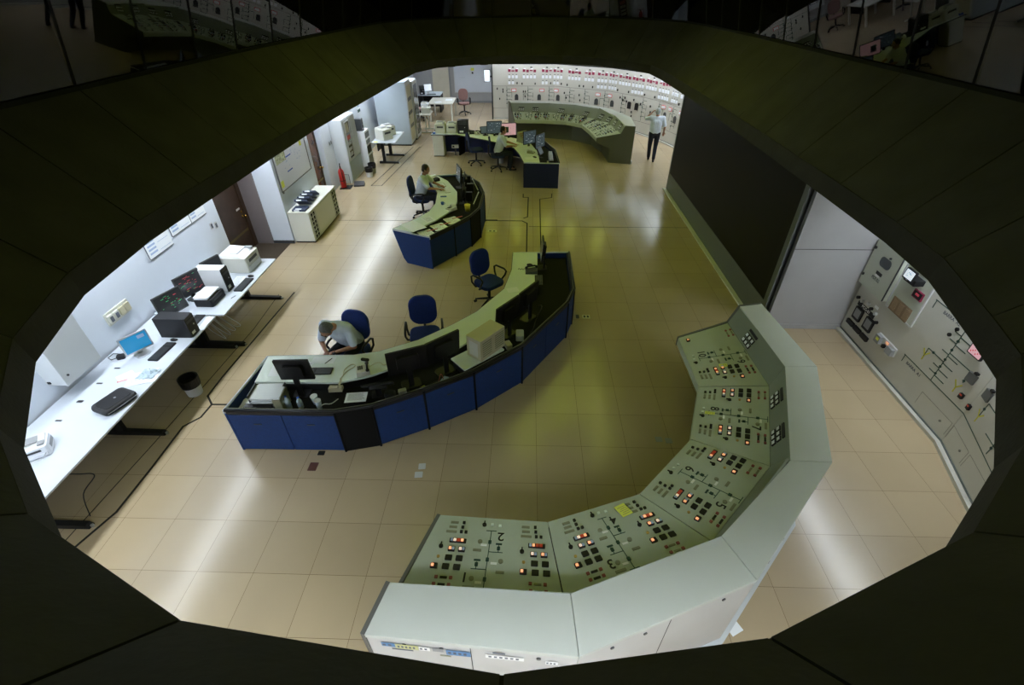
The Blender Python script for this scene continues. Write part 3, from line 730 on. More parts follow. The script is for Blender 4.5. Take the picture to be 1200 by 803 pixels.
def rmesh(name, w, h, d, m, r=0.01):
    g = G(); g.rbox((0, 0, d/2), (w, h, d), r); return g.mesh(name, m)

FB = Board('mimic_board', 'tall curved wall board of meters and line diagrams at the far end', [(-1.72, 19.72), (1.0, 19.66), (3.2, 18.48), (4.36, 17.17), (5.0, 16.1), (5.42, 14.8), (5.5, 11.9)], 2.18)
g = G()
for a, b in zip(FB.poly[:-1], FB.poly[1:]):
    a, b = V3((*a, 0))-FB.o, V3((*b, 0))-FB.o; n = (b-a).normalized().cross(V3((0, 0, 1)))
    g.hexa([a+V3((0, 0, 2.182))-n*0.06, b+V3((0, 0, 2.182))-n*0.06, b+V3((0, 0, 2.182))+n*0.004, a+V3((0, 0, 2.182))+n*0.004], [p+V3((0, 0, 0.03)) for p in (a+V3((0, 0, 2.182))-n*0.06, b+V3((0, 0, 2.182))-n*0.06, b+V3((0, 0, 2.182))+n*0.004, a+V3((0, 0, 2.182))+n*0.004)])
g.build('top_rail', M['black'], FB.t)
G().box(-0.05, 0.0, -0.03, 0.06, 0, 2.2).build('side_rail', M['dgrey'], FB.t)
mw = rmesh('maroon_window', 0.11, 0.10, 0.012, M['maroon'], 0.004); mw2 = rmesh('maroon_window', 0.12, 0.045, 0.012, M['maroon'], 0.004); mb = rmesh('dark_window', 0.09, 0.04, 0.012, M['black'], 0.004); mww = rmesh('white_window', 0.09, 0.035, 0.012, M['winwhite'], 0.004)
wm = rmesh('white_meter', 0.105, 0.11, 0.02, M['winwhite'], 0.01); wmt = rmesh('meter_label', 0.06, 0.022, 0.01, M['ink'], 0.002)
pk = rmesh('lit_display', 0.17, 0.085, 0.02, M['winwhite'], 0.01); pkf = rmesh('display_bezel', 0.22, 0.13, 0.012, M['redink'], 0.01)
g = G(); g.prism([(-0.08, -0.12), (0.08, -0.12), (0.08, 0.05), (0.055, 0.10), (0, 0.125), (-0.055, 0.10), (-0.08, 0.05)], 0, 0.03); arch = g.mesh('arched_instrument', M['dgrey'])
g = G(); g.prism([(-0.085, -0.13), (0.085, -0.13), (0.085, 0.08), (0.05, 0.13), (-0.05, 0.13), (-0.085, 0.08)], 0, 0.03); archb = g.mesh('arched_instrument', M['black'])
swm = rmesh('selector_switch', 0.045, 0.08, 0.03, M['black'], 0.008)
cs = [0.89, 1.62, 2.35, 2.85, 3.5, 4.2, 4.85, 5.3, 6.0, 6.62, 7.35, 8.1]; ws = [3, 4, 3, 3, 4, 3, 4, 4, 3, 4, 4, 3]
# top rows
rnd = random.Random(3)
tops = [(0.89, 3, 2), (1.60, 4, 0), (2.35, 3, 2), (2.85, 3, 2), (3.62, 4, 0), (4.30, 3, 0), (4.88, 3, 3), (5.38, 3, 3), (5.98, 4, 0), (6.65, 4, 4), (7.35, 4, 0), (8.05, 4, 4), (8.75, 3, 3), (9.4, 4, 0)]
for c, n1, n2 in tops:
    wd = 0.155*n1
    for k in range(n1):
        q = c+(k-(n1-1)/2)*0.155
        FB.put('maroon_window', mw if (k+int(c*3)) % 3 else mw2, q, 1.95-0.015*(k % 2))
        if k % 2 == 0: FB.put('white_window', mww, q+0.03, 2.02)
        if k == n1//2: FB.put('dark_window', mb, q, 2.07)
        FB.put('white_meter', wm, q, 1.71); FB.put('meter_label', wmt, q, 1.80)
    for k in range(n2):
        q = c+(k-(n1-1)/2)*0.155
        FB.put('white_meter', wm, q, 1.48); FB.put('meter_label', wmt, q, 1.57)
    if n2 == 0:
        for q in (c-wd/2, c+wd/2-0.05): FB.put('selector_switch', swm, q, 1.45)
    elif n2 < n1: FB.put('selector_switch', swm, c+wd/2-0.05, 1.47)
vl = [0.62, 1.55, 2.48, 3.45, 4.15, 5.05, 5.95, 7.0, 7.9, 8.8, 9.7]
segs = []; dsegs = []
for i, q in enumerate(vl):
    segs.append((q, 0.5, q, 1.34))
    for k in range(5):
        z = 1.24-0.14*k; segs.append((q, z, q+(0.22 if (k+i) % 2 else 0.15), z)); 
        if k % 2: segs.append((q+0.22, z, q+0.22, z-0.2))
    if i % 2: segs.append((q-0.2, 1.05, q, 1.05)); segs.append((q-0.2, 1.05, q-0.2, 0.8))
    for k in range(4): FB.put('selector_switch', rmesh('line_symbol', 0.04, 0.05, 0.012, M['line'], 0.006) if (i, k) == (0, 0) else FBS, q, 1.17-0.17*k) if (i, k) != (0, 0) else globals().__setitem__('FBS', FB.put('selector_switch', rmesh('line_symbol', 0.04, 0.05, 0.012, M['line'], 0.006), q, 1.17).data)
FB.lines('line_diagram', segs, M['line'], 0.014)
for q in (0.93, 2.16, 2.8, 4.75, 5.3, 8.15, 8.6, 9.3): FB.put('display_bezel', pkf, q, 1.19); FB.put('lit_display', pk, q, 1.19, 0.0135)
for q in (1.05, 2.05, 2.9, 4.7, 5.45, 8.3, 9.0): FB.put('arched_instrument', arch, q, 0.92)
for q in (6.35, 6.72): FB.put('arched_instrument', archb, q, 0.98)
for q, z in ((0.2, 1.25), (0.45, 1.22), (0.45, 1.13), (0.3, 0.85), (1.35, 1.14), (1.44, 1.14), (1.43, 0.95), (3.2, 1.13), (3.3, 0.95), (3.9, 1.1), (3.95, 0.9), (5.85, 1.2), (6.0, 1.12), (6.1, 1.22), (6.2, 1.1), (6.55, 1.2), (6.9, 1.1), (7.45, 1.1), (7.5, 0.9), (6.5, 0.75), (6.52, 0.6)):
    FB.put('selector_switch', swm, q, z)

RB = Board('mimic_board', 'grey wall board with green single line diagram to the right of the near console', [(5.43, 3.42), (5.39, 0.77), (5.05, -0.35), (4.3, -1.9), (2.8, -3.3), (1.2, -4.2), (-1.7, -4.6)], 2.9, seams=())
Y = lambda y: 3.42-y
g = G(); g.rbox((0, 0, 0.05), (0.64, 0.76, 0.10), 0.01); bx_ = g.mesh('instrument_cabinet', M['board2']); bx_.name = 'instrument_cabinet'
cab = RB.put('instrument_cabinet', bx_, Y(3.07), 1.37, 0.0006)
def sub(parent, name, me, x, y, z, rot=(0, 0, 0)): return link(name, me, parent, TR((x, y, z), rot))
sub(cab, 'window', rmesh('window', 0.25, 0.15, 0.006, M['glassdark'], 0.06), 0.04, 0.13, 0.1005)
sub(cab, 'label_holder', rmesh('label_holder', 0.14, 0.05, 0.004, M['black'], 0.004), 0.02, -0.06, 0.1005)
sub(cab, 'white_label', rmesh('white_label', 0.09, 0.035, 0.003, M['labelw'], 0.003), 0.0, -0.10, 0.1005)
sub(cab, 'lettering', text_mesh('PDI 02', 0.07, M['ink']), 0.0, -0.16, 0.1006)
for y in (0.24, -0.22): sub(cab, 'door_latch', rmesh('door_latch', 0.035, 0.04, 0.02, M['dgrey'], 0.008), -0.29, y, 0.1005)
sub(cab, 'door_knob', rmesh('door_knob', 0.03, 0.03, 0.02, M['black'], 0.014), 0.10, 0.24, 0.1005)
G1_ = G(); G1_.box(0.3205, 0.326, -0.37, 0.37, 0.08, 0.103); G1_.build('door_edge', M['dgrey'], cab)
p1 = RB.put('instrument_panel', rmesh('instrument_panel', 0.60, 0.72, 0.012, M['board2'], 0.01), Y(2.43), 1.31)
for x in (-0.301, 0.301):
    gg = G(); gg.box(x-0.012, x+0.012, -0.36, 0.36, 0.0, 0.02); gg.build('panel_frame', M['lgrey'], p1)
gg = G(); gg.box(-0.3, 0.3, -0.372, -0.35, 0, 0.02); gg.box(-0.3, 0.3, 0.35, 0.372, 0, 0.02); gg.build('panel_frame', M['lgrey'], p1)
sub(p1, 'lettering', text_mesh('PDI 01', 0.075, M['ink']), -0.12, 0.16, 0.0125)
sub(p1, 'digital_readout', rmesh('digital_readout', 0.19, 0.12, 0.02, M['maroon'], 0.006), 0.14, 0.08, 0.0125)
sub(p1, 'readout_face', rmesh('readout_face', 0.16, 0.09, 0.004, M['black'], 0.004), 0.14, 0.08, 0.033)
sub(p1, 'lettering', text_mesh('000', 0.05, M['scr_red']), 0.14, 0.085, 0.0375)
sub(p1, 'vent_panel', rmesh('vent_panel', 0.42, 0.22, 0.008, mat('brown_mesh', (0.22, 0.15, 0.09), 0.8, var=0.2, scale=90), 0.004), -0.02, -0.26, 0.0125)
gg = G()
for k in range(3): gg.box(-0.2+k*0.14, -0.1+k*0.14, -0.345, -0.175, 0.021, 0.024)
gg.build('vent_mesh', mat('brown_mesh_light', (0.30, 0.21, 0.13), 0.85, var=0.3, scale=120), p1)
# instruments under the cabinet
hd = RB.put('lettering_strip', rmesh('lettering_strip', 0.46, 0.075, 0.006, M['black'], 0.004), Y(3.06), 0.645)
sub(hd, 'lettering', text_mesh('PCG-01', 0.07, M['labelw']), 0, 0, 0.0065)
for y in (3.16, 2.85):
    mm = RB.put('square_meter', rmesh('square_meter', 0.20, 0.22, 0.03, M['black'], 0.012), Y(y), 0.49)
    gg = G(); gg.rbox((0, 0.01, 0.0315), (0.14, 0.15, 0.002), 0.01); gg.build('meter_face', M['grey'], mm)
for k in range(3): 
    kk = RB.put('terminal_block', rmesh('terminal_block', 0.19, 0.075, 0.035, M['black'], 0.01), Y(3.22-k*0.21), 0.275)
for k, (y, z) in enumerate(((3.32, 0.72), (3.2, 0.72), (3.05, 0.76), (2.95, 0.73), (2.82, 0.72), (2.72, 0.62))):
    kk = RB.put('selector_knob', rmesh('selector_knob', 0.05, 0.05, 0.04, M['black'] if k in (0, 3, 5) else M['lgrey'], 0.02), Y(y), z)
RB.put('white_label', rmesh('white_label', 0.09, 0.045, 0.004, M['labelw'], 0.003), Y(2.88), 0.80)
# tray shaped device with a yellow and a red mark
dv = RB.put('device_tray', rmesh('device_tray', 0.46, 0.15, 0.02, M['lgrey'], 0.02), Y(2.34), 0.47)
gg = G(); gg.rbox((-0.15, 0.0, 0.045), (0.12, 0.13, 0.05), 0.012); gg.build('box_unit', M['grey'], dv); gg = G(); gg.rbox((0.15, -0.01, 0.045), (0.13, 0.11, 0.05), 0.012); gg.build('box_unit', M['grey'], dv)
sub(dv, 'yellow_mark', rmesh('yellow_mark', 0.06, 0.045, 0.003, M['yellow'], 0.004), -0.14, 0.01, 0.0705)
sub(dv, 'red_indicator', rmesh('red_indicator', 0.05, 0.03, 0.01, M['lamp_o'], 0.004), 0.02, 0.04, 0.0205)
sub(dv, 'black_connector', rmesh('black_connector', 0.05, 0.05, 0.04, M['black'], 0.004), 0.0, -0.03, 0.0205)
# screen above the panel, on a bracket
# green line diagram
segs = [(Y(2.02), 1.49, Y(0.9), 1.49), (Y(2.0), 1.49, Y(2.0), 1.37), (Y(1.40), 1.49, Y(1.40), 0.575),
        (Y(1.98), 0.575, Y(0.77), 0.575), (Y(0.77), 0.575, Y(-0.6), 0.5), (Y(1.96), 0.575, Y(1.96), 0.46),
        (Y(1.40), 1.05, Y(1.02), 1.05), (Y(1.02), 1.05, Y(1.02), 0.87), (Y(1.70), 0.90, Y(1.40), 0.90), (Y(1.70), 0.90, Y(1.70), 0.76)]
for z in (1.30, 1.18, 1.0, 0.88, 0.77, 0.67):
    segs += [(Y(1.40), z, Y(1.22), z), (Y(1.52), z+0.02, Y(1.40), z+0.02)]
segs += [(Y(0.55), 0.95, Y(0.55), 0.75), (Y(0.55), 0.95, Y(0.1), 0.95), (Y(0.1), 1.5, Y(0.1), 0.56), (Y(-0.4), 1.2, Y(0.1), 1.2), (Y(-0.1), 0.8, Y(0.1), 0.8), (Y(-0.5), 1.6, Y(-0.5), 0.55), (Y(0.3), 0.7, Y(-0.1), 0.7)]
RB.lines('line_diagram', segs, M['line'], 0.012)
ym = [(Y(1.76), 0.86, Y(1.70), 0.78), (Y(1.70), 0.78, Y(1.64), 0.86), (Y(1.70), 0.78, Y(1.70), 0.70)]
for dy, dz in ((0, 0), (-0.64, -0.02), (-1.15, -0.05)): RB.lines('yellow_symbol', [(a-dy, b+dz, c-dy, d+dz) for a, b, c, d in ym], M['yellowp'], 0.018)
sym = rmesh('breaker_symbol', 0.036, 0.036, 0.006, M['line'], 0.016)
for y, z in ((1.40, 1.42), (1.40, 1.24), (1.40, 1.10), (1.40, 0.94), (1.40, 0.82), (1.40, 0.70), (1.60, 0.9), (0.1, 1.1), (0.1, 0.9), (0.1, 0.66), (1.02, 0.90), (0.55, 0.86)): RB.put('breaker_symbol', sym, Y(y), z)
kn = rmesh('round_switch', 0.05, 0.05, 0.02, M['black'], 0.029)
for y, z in ((1.50, 1.36), (1.55, 1.24)): RB.put('round_switch', kn, Y(y), z)
RB.put('lettering', text_mesh('BARRA  A2', 0.065, M['ink']), Y(1.66), 1.42); RB.put('lettering', text_mesh('BARRA  A1', 0.065, M['ink']), Y(1.72), 0.50)
rs = RB.put('lit_display', rmesh('lit_display', 0.21, 0.15, 0.03, M['black'], 0.008), Y(1.10), 1.31)
sub(rs, 'display_face', rmesh('display_face', 0.18, 0.12, 0.003, M['scr_pink'], 0.004), 0, 0, 0.0305)
gg = G()
for k in range(6): gg.box(-0.07+0.025*k, -0.055+0.025*k, -0.04+0.02*(k % 3), -0.02+0.02*(k % 3), 0.0338, 0.0345)
gg.build('display_marks', M['scr_red'], rs)
for y in (0.96, 0.64):
    b = RB.put('grey_instrument', rmesh('grey_instrument', 0.13, 0.13, 0.02, M['dinst'], 0.008), Y(y), 1.0); sub(b, 'instrument_cap', rmesh('instrument_cap', 0.05, 0.03, 0.03, M['black'], 0.004), 0.03, 0.095, 0.002)
for y, z in ((0.92, 0.735), (0.75, 0.70)):
    b = RB.put('small_relay', rmesh('small_relay', 0.055, 0.07, 0.03, M['black'], 0.005), Y(y), z); sub(b, 'relay_lens', rmesh('relay_lens', 0.035, 0.02, 0.004, M['lamp_r'], 0.003), 0, 0.02, 0.0305)
ds = []
for y0, y1 in ((1.40, 0.80), (0.76, 0.30), (0.26, -0.25)): ds += [(Y(y0), 0.36, Y(y1), 0.36), (Y(y0), 0.15, Y(y0), 0.36), (Y(y1), 0.15, Y(y1), 0.36)]
RB.lines('access_door_outline', ds, M['lseam'], 0.004)
for y in (0.95, 0.42): RB.put('door_lock', rmesh('door_lock', 0.03, 0.03, 0.01, M['lseam'], 0.014), Y(y), 0.25)
# ------------------------------------------------------------------ office equipment builders (front of every item faces local -Y)
def monitor(label, x, y, z, rz, w=0.44, h=0.34, tilt=0.0, lift=0.12, scr='scr_dark', body='black', marks=None, deep=0.05, cat='monitor', group=None, name='monitor'):
    t = thing(name, label, cat, (x, y, z), rz, group)
    g = G(); g.rbox((0, 0, 0.008), (w*0.5, 0.19, 0.016), 0.05); g.build('stand_base', M[body], t, bevel=0.002)
    g = G(); g.box(-0.035, 0.035, 0.03, 0.055, 0.012, lift+h*0.5); g.build('stand_neck', M[body], t)
    hg = G().at((0, 0, lift+h/2), (-tilt, 0, 0)); hg.rbox((0, 0, 0), (w, 0.028, h), 0.012, 'y'); hd = hg.build('housing', M[body], t, bevel=0.002)
    bg = G().at((0, 0, lift+h/2), (-tilt, 0, 0)); bg.rbox((0, deep*0.5+0.012, 0), (w*0.55, deep, h*0.6), 0.03, 'y'); bg.build('rear_cover', M[body], t, bevel=0.004)
    sg = G().at((0, 0, lift+h/2), (-tilt, 0, 0)); sg.box(-w/2+0.018, w/2-0.018, -0.0165, -0.0145, -h/2+0.022, h/2-0.018); sg.build('screen', M[scr], t)
    lg = G().at((0, 0, lift+h/2), (-tilt, 0, 0)); lg.box(-0.02, 0.02, -0.0155, -0.0143, -h/2+0.006, -h/2+0.012); lg.build('maker_badge', M['lgrey'], t)
    if marks:
        rn = random.Random(marks[0]); mg = {}
        for k in range(marks[1]):
            c = rn.choice(marks[2]); g = mg.setdefault(c, G().at((0, 0, lift+h/2), (-tilt, 0, 0)))
            px = rn.uniform(-w/2+0.05, w/2-0.08); pz = rn.uniform(-h/2+0.05, h/2-0.05)
            g.box(px, px+rn.uniform(0.01, 0.05), -0.0178, -0.0167, pz, pz+0.006)
        for c, g in mg.items(): g.build('screen_marks', M[c], t)
    return t
def keyboard(label, x, y, z, rz, w=0.44, d=0.15, m='black', keym='dgrey', group=None):
    t = thing('keyboard', label, 'keyboard', (x, y, z), rz, group)
    G().rbox((0, 0, 0.009), (w, d, 0.018), 0.012).build('case', M[m], t, bevel=0.002)
    g = G(); nk = 15
    for r in range(5):
        for k in range(nk+4):
            px = -w/2+0.018+k*(w-0.036)/(nk+3)
            if k == nk-1: continue
            g.box(px-0.0075, px+0.0075, -d/2+0.022+r*0.024, -d/2+0.040+r*0.024, 0.0182, 0.024)
    g.build('keys', M[keym], t); return t
def mouse(label, x, y, z, rz, m='black'):
    t = thing('mouse', label, 'mouse', (x, y, z), rz)
    g = G(); g.ell((0, 0, 0.008), (0.032, 0.055, 0.026)); b = g.build('body', M[m], t, smooth=True)
    G().box(-0.002, 0.002, -0.045, -0.01, 0.022, 0.034).build('wheel', M['grey'], t); return t
def tower(label, x, y, z, rz, w=0.19, d=0.44, h=0.42, m='black', fm='black', name='desktop_computer'):
    t = thing(name, label, 'computer', (x, y, z), rz)
    G().rbox((0, 0, h/2), (w, d, h), 0.008).build('case', M[m], t, bevel=0.003)
    G().rbox((0, -d/2-0.008, h/2), (w-0.004, 0.016, h-0.006), 0.01, 'y').build('front_panel', M[fm], t)
    for k in range(2): G().box(-w/2+0.02, w/2-0.02, -d/2-0.019, -d/2-0.0162, h*0.86-k*0.055, h*0.86-k*0.055+0.038).build('drive_bay', M['dgrey'], t)
    g = G(); g.cyl((w*0.2, -d/2-0.0162, h*0.5), 0.012, -0.004, 14, axis='y'); g.build('power_button', M['lgrey'], t)
    G().box(-w*0.32, w*0.05, -d/2-0.0175, -d/2-0.0162, h*0.12, h*0.25).build('badge', M['labelw'], t)
    return t
def printer(label, x, y, z, rz, w=0.42, d=0.42, h=0.30, m='offwhite', tray='grey', top='offwhite', low=False, name='laser_printer', cat='printer', group=None):
    t = thing(name, label, cat, (x, y, z), rz, group)
    G().rbox((0, 0, h*0.42), (w, d, h*0.84), 0.03).build('body', M[m], t, bevel=0.008)
    g = G(); g.hexa([(-w/2+0.01, -d/2+0.06, h*0.84), (w/2-0.01, -d/2+0.06, h*0.84), (w/2-0.01, d/2-0.01, h*0.84), (-w/2+0.01, d/2-0.01, h*0.84)],
                    [(-w/2+0.03, -d/2+0.12, h*0.93), (w/2-0.03, -d/2+0.12, h*0.93), (w/2-0.03, d/2-0.03, h), (-w/2+0.03, d/2-0.03, h)]); g.build('top_cover', M[top], t, bevel=0.006)
    G().box(-w*0.3, w*0.25, -d*0.15, d*0.3, h*0.96, h*1.0).build('output_tray', M[tray], t)
    G().box(-w*0.42, w*0.42, -d/2-0.012, -d/2+0.002, h*0.08, h*0.32).build('paper_drawer', M[tray] if low else M[m], t)
    G().box(-w*0.30, w*0.30, -d/2-0.004, -d/2+0.002, h*0.50, h*0.66).build('paper_slot', M['dgrey'], t)
    g = G(); g.box(w*0.26, w*0.44, -d*0.38, -d*0.12, h*0.90, h*0.97); g.build('control_buttons', M['grey'], t)
    g = G()
    for k in range(5): g.box(w/2+0.0, w/2+0.002, -0.05, 0.12, h*(0.2+0.07*k), h*(0.2+0.07*k)+0.008)
    g.build('side_vents', M['grey'], t); return t
def phone(label, x, y, z, rz, m='beige', hm=None, group=None):
    t = thing('desk_phone', label, 'telephone', (x, y, z), rz, group)
    g = G(); g.hexa([(-0.09, -0.11, 0), (0.09, -0.11, 0), (0.09, 0.11, 0), (-0.09, 0.11, 0)], [(-0.085, -0.105, 0.025), (0.085, -0.105, 0.025), (0.085, 0.105, 0.07), (-0.085, 0.105, 0.07)]); g.build('base', M[m], t, bevel=0.004)
    g = G(); g.tube([(-0.06, -0.10, 0.06), (-0.062, -0.06, 0.082), (-0.062, 0.0, 0.092), (-0.062, 0.06, 0.10), (-0.06, 0.10, 0.09)], 0.016, 8); g.ell((-0.06, -0.09, 0.055), (0.026, 0.028, 0.022), 10, 6); g.ell((-0.06, 0.095, 0.08), (0.026, 0.028, 0.022), 10, 6)
    g.build('handset', M[hm or m], t, smooth=True)
    g = G()
    for i in range(3):
        for j in range(4): g.box(0.0+i*0.024, 0.016+i*0.024, -0.07+j*0.026, -0.055+j*0.026, 0.034+j*0.006, 0.046+j*0.006)
    g.build('keypad', M['dgrey'], t)
    g = G(); g.tube([(-0.07+0.012*cos(k*1.3), -0.11-0.01*k+0.004*sin(k*2), 0.02+0.012*sin(k*1.3)) for k in range(14)], 0.004, 5); g.build('cord', M[hm or m], t, smooth=True)
    return t
def paper(label, x, y, z, rz, w=0.21, d=0.297, m='paper', n=1, lines=True, name='paper_sheet', cat='paper', group=None):
    t = thing(name, label, cat, (x, y, z), rz, group); rn = random.Random(int(abs(x*977+y*131)))
    for k in range(n):
        g = G().at((rn.uniform(-0.01, 0.01)*(n > 1), rn.uniform(-0.01, 0.01)*(n > 1), k*0.0022), (0, 0, rn.uniform(-0.1, 0.1)*(n > 1))); g.box(-w/2, w/2, -d/2, d/2, 0.0004, 0.0022); g.build('sheet', M[m], t)
    if lines:
        g = G().at((0, 0, n*0.0022+0.0002))
        for k in range(9): g.box(-w*0.4, w*(0.4-0.15*rn.random()), d*0.38-k*d*0.085, d*0.38-k*d*0.085+0.004, 0, 0.0006)
        g.build('print', M['ink'], t)
    return t
def cable(label, pts, m='black', r=0.004, name='cable'):
    P = [V3(p) for p in pts]; out = []
    for i in range(len(P)-1):
        p0, p1, p2, p3 = P[max(i-1, 0)], P[i], P[i+1], P[min(i+2, len(P)-1)]
        for k in range(6):
            t = k/6; out.append(0.5*((2*p1)+(-p0+p2)*t+(2*p0-5*p1+4*p2-p3)*t*t+(-p0+3*p1-3*p2+p3)*t**3))
    out.append(P[-1]); g = G(); g.tube(out, r, 6); o = g.build(name, M[m], smooth=True); tag(o, label, 'cable'); return o
def chair(label, x, y, rz, fab='chairblue', name='office_chair', group=None, arms=True, h=0.47):
    """occupant faces local +Y"""
    t = thing(name, label, 'chair', (x, y, 0), rz, group)
    g = G(); g.rbox((0, 0, h), (0.48, 0.46, 0.075), 0.13); g.build('seat', M[fab], t, bevel=0.02)
    g = G(); g.at((0, -0.245, 0.80), (0.12, 0, 0)); g.rbox((0, 0, 0), (0.44, 0.065, 0.50), 0.17, 'y', 6); g.build('backrest', M[fab], t, bevel=0.02)
    g = G(); g.tube([(0, 0.0, h-0.05), (0, -0.24, h-0.05), (0, -0.31, h+0.08), (0, -0.30, 0.80)], 0.022, 8); g.build('back_bracket', M['black'], t, smooth=True)
    if arms:
        for s in (-1, 1):
            g = G(); g.tube([(s*0.20, 0.05, h-0.03), (s*0.28, 0.05, h-0.02), (s*0.295, 0.13, h+0.10), (s*0.29, 0.17, h+0.19), (s*0.285, 0.12, h+0.225), (s*0.285, -0.10, h+0.215), (s*0.285, -0.16, h+0.17), (s*0.285, -0.15, h+0.06), (s*0.26, -0.08, h-0.02), (s*0.20, -0.05, h-0.03)], 0.018, 8)
            g.build('armrest', M['black'], t, smooth=True)
    g = G(); g.cyl((0, 0, 0.10), 0.028, h-0.14, 14); g.cyl((0, 0, h-0.075), 0.09, 0.04, 14); g.build('gas_column', M['black'], t)
    for k in range(5):
        a = 2*pi*k/5+0.3; c, s = cos(a), sin(a)
        g = G(); g.tube([(0.02*c, 0.02*s, 0.12), (0.15*c, 0.15*s, 0.10), (0.28*c, 0.28*s, 0.075)], 0.024, 8, 0.016); g.build('base_leg', M['black'], t, smooth=True)
        g = G(); g.cyl((0.285*c-0.02*s*0, 0.285*s, 0.027), 0.027, 0.02, 12, axis='x'); g.cyl((0.285*c-0.025, 0.285*s, 0.027), 0.027, 0.02, 12, axis='x'); g.build('caster', M['black'], t)
    return t
def t_table(name, label, x0, x1, y0, y1, h=0.75, m='white', legs=None, drop=0.0):
    cx, cy = (x0+x1)/2, (y0+y1)/2
    t = thing(name, label, 'desk', (cx, cy, 0)); w, d = x1-x0, y1-y0
    G().rbox((0, 0, h-0.0125), (w, d, 0.025), 0.012).build('tabletop', M[m], t, bevel=0.003)
    G().box(-w*0.32, -w*0.28, -d/2+0.12, d/2-0.12, h-0.30, h-0.026).build('modesty_panel', M['black'], t)
    for ly in legs or (-d/2+0.25, d/2-0.25):
        g = G(); g.box(-0.05-0.12, 0.05-0.12, ly-0.03, ly+0.03, 0.05, h-0.06); g.box(-w/2+0.06, w/2-0.08, ly-0.03, ly+0.03, h-0.06, h-0.026); g.build('leg_column', M['black'], t)
        g = G(); g.hexa([(-w/2+0.1, ly-0.04, 0.0), (w/2-0.02, ly-0.04, 0.0), (w/2-0.02, ly+0.04, 0.0), (-w/2+0.1, ly+0.04, 0.0)], [(-w/2+0.1, ly-0.035, 0.07), (w/2-0.05, ly-0.035, 0.05), (w/2-0.05, ly+0.035, 0.05), (-w/2+0.1, ly+0.035, 0.07)]); g.build('foot', M['black'], t)
        g = G(); g.cyl((w/2-0.01, ly, 0.0), 0.018, 0.03, 10); g.build('foot_glide', M['silver'], t)
    return t

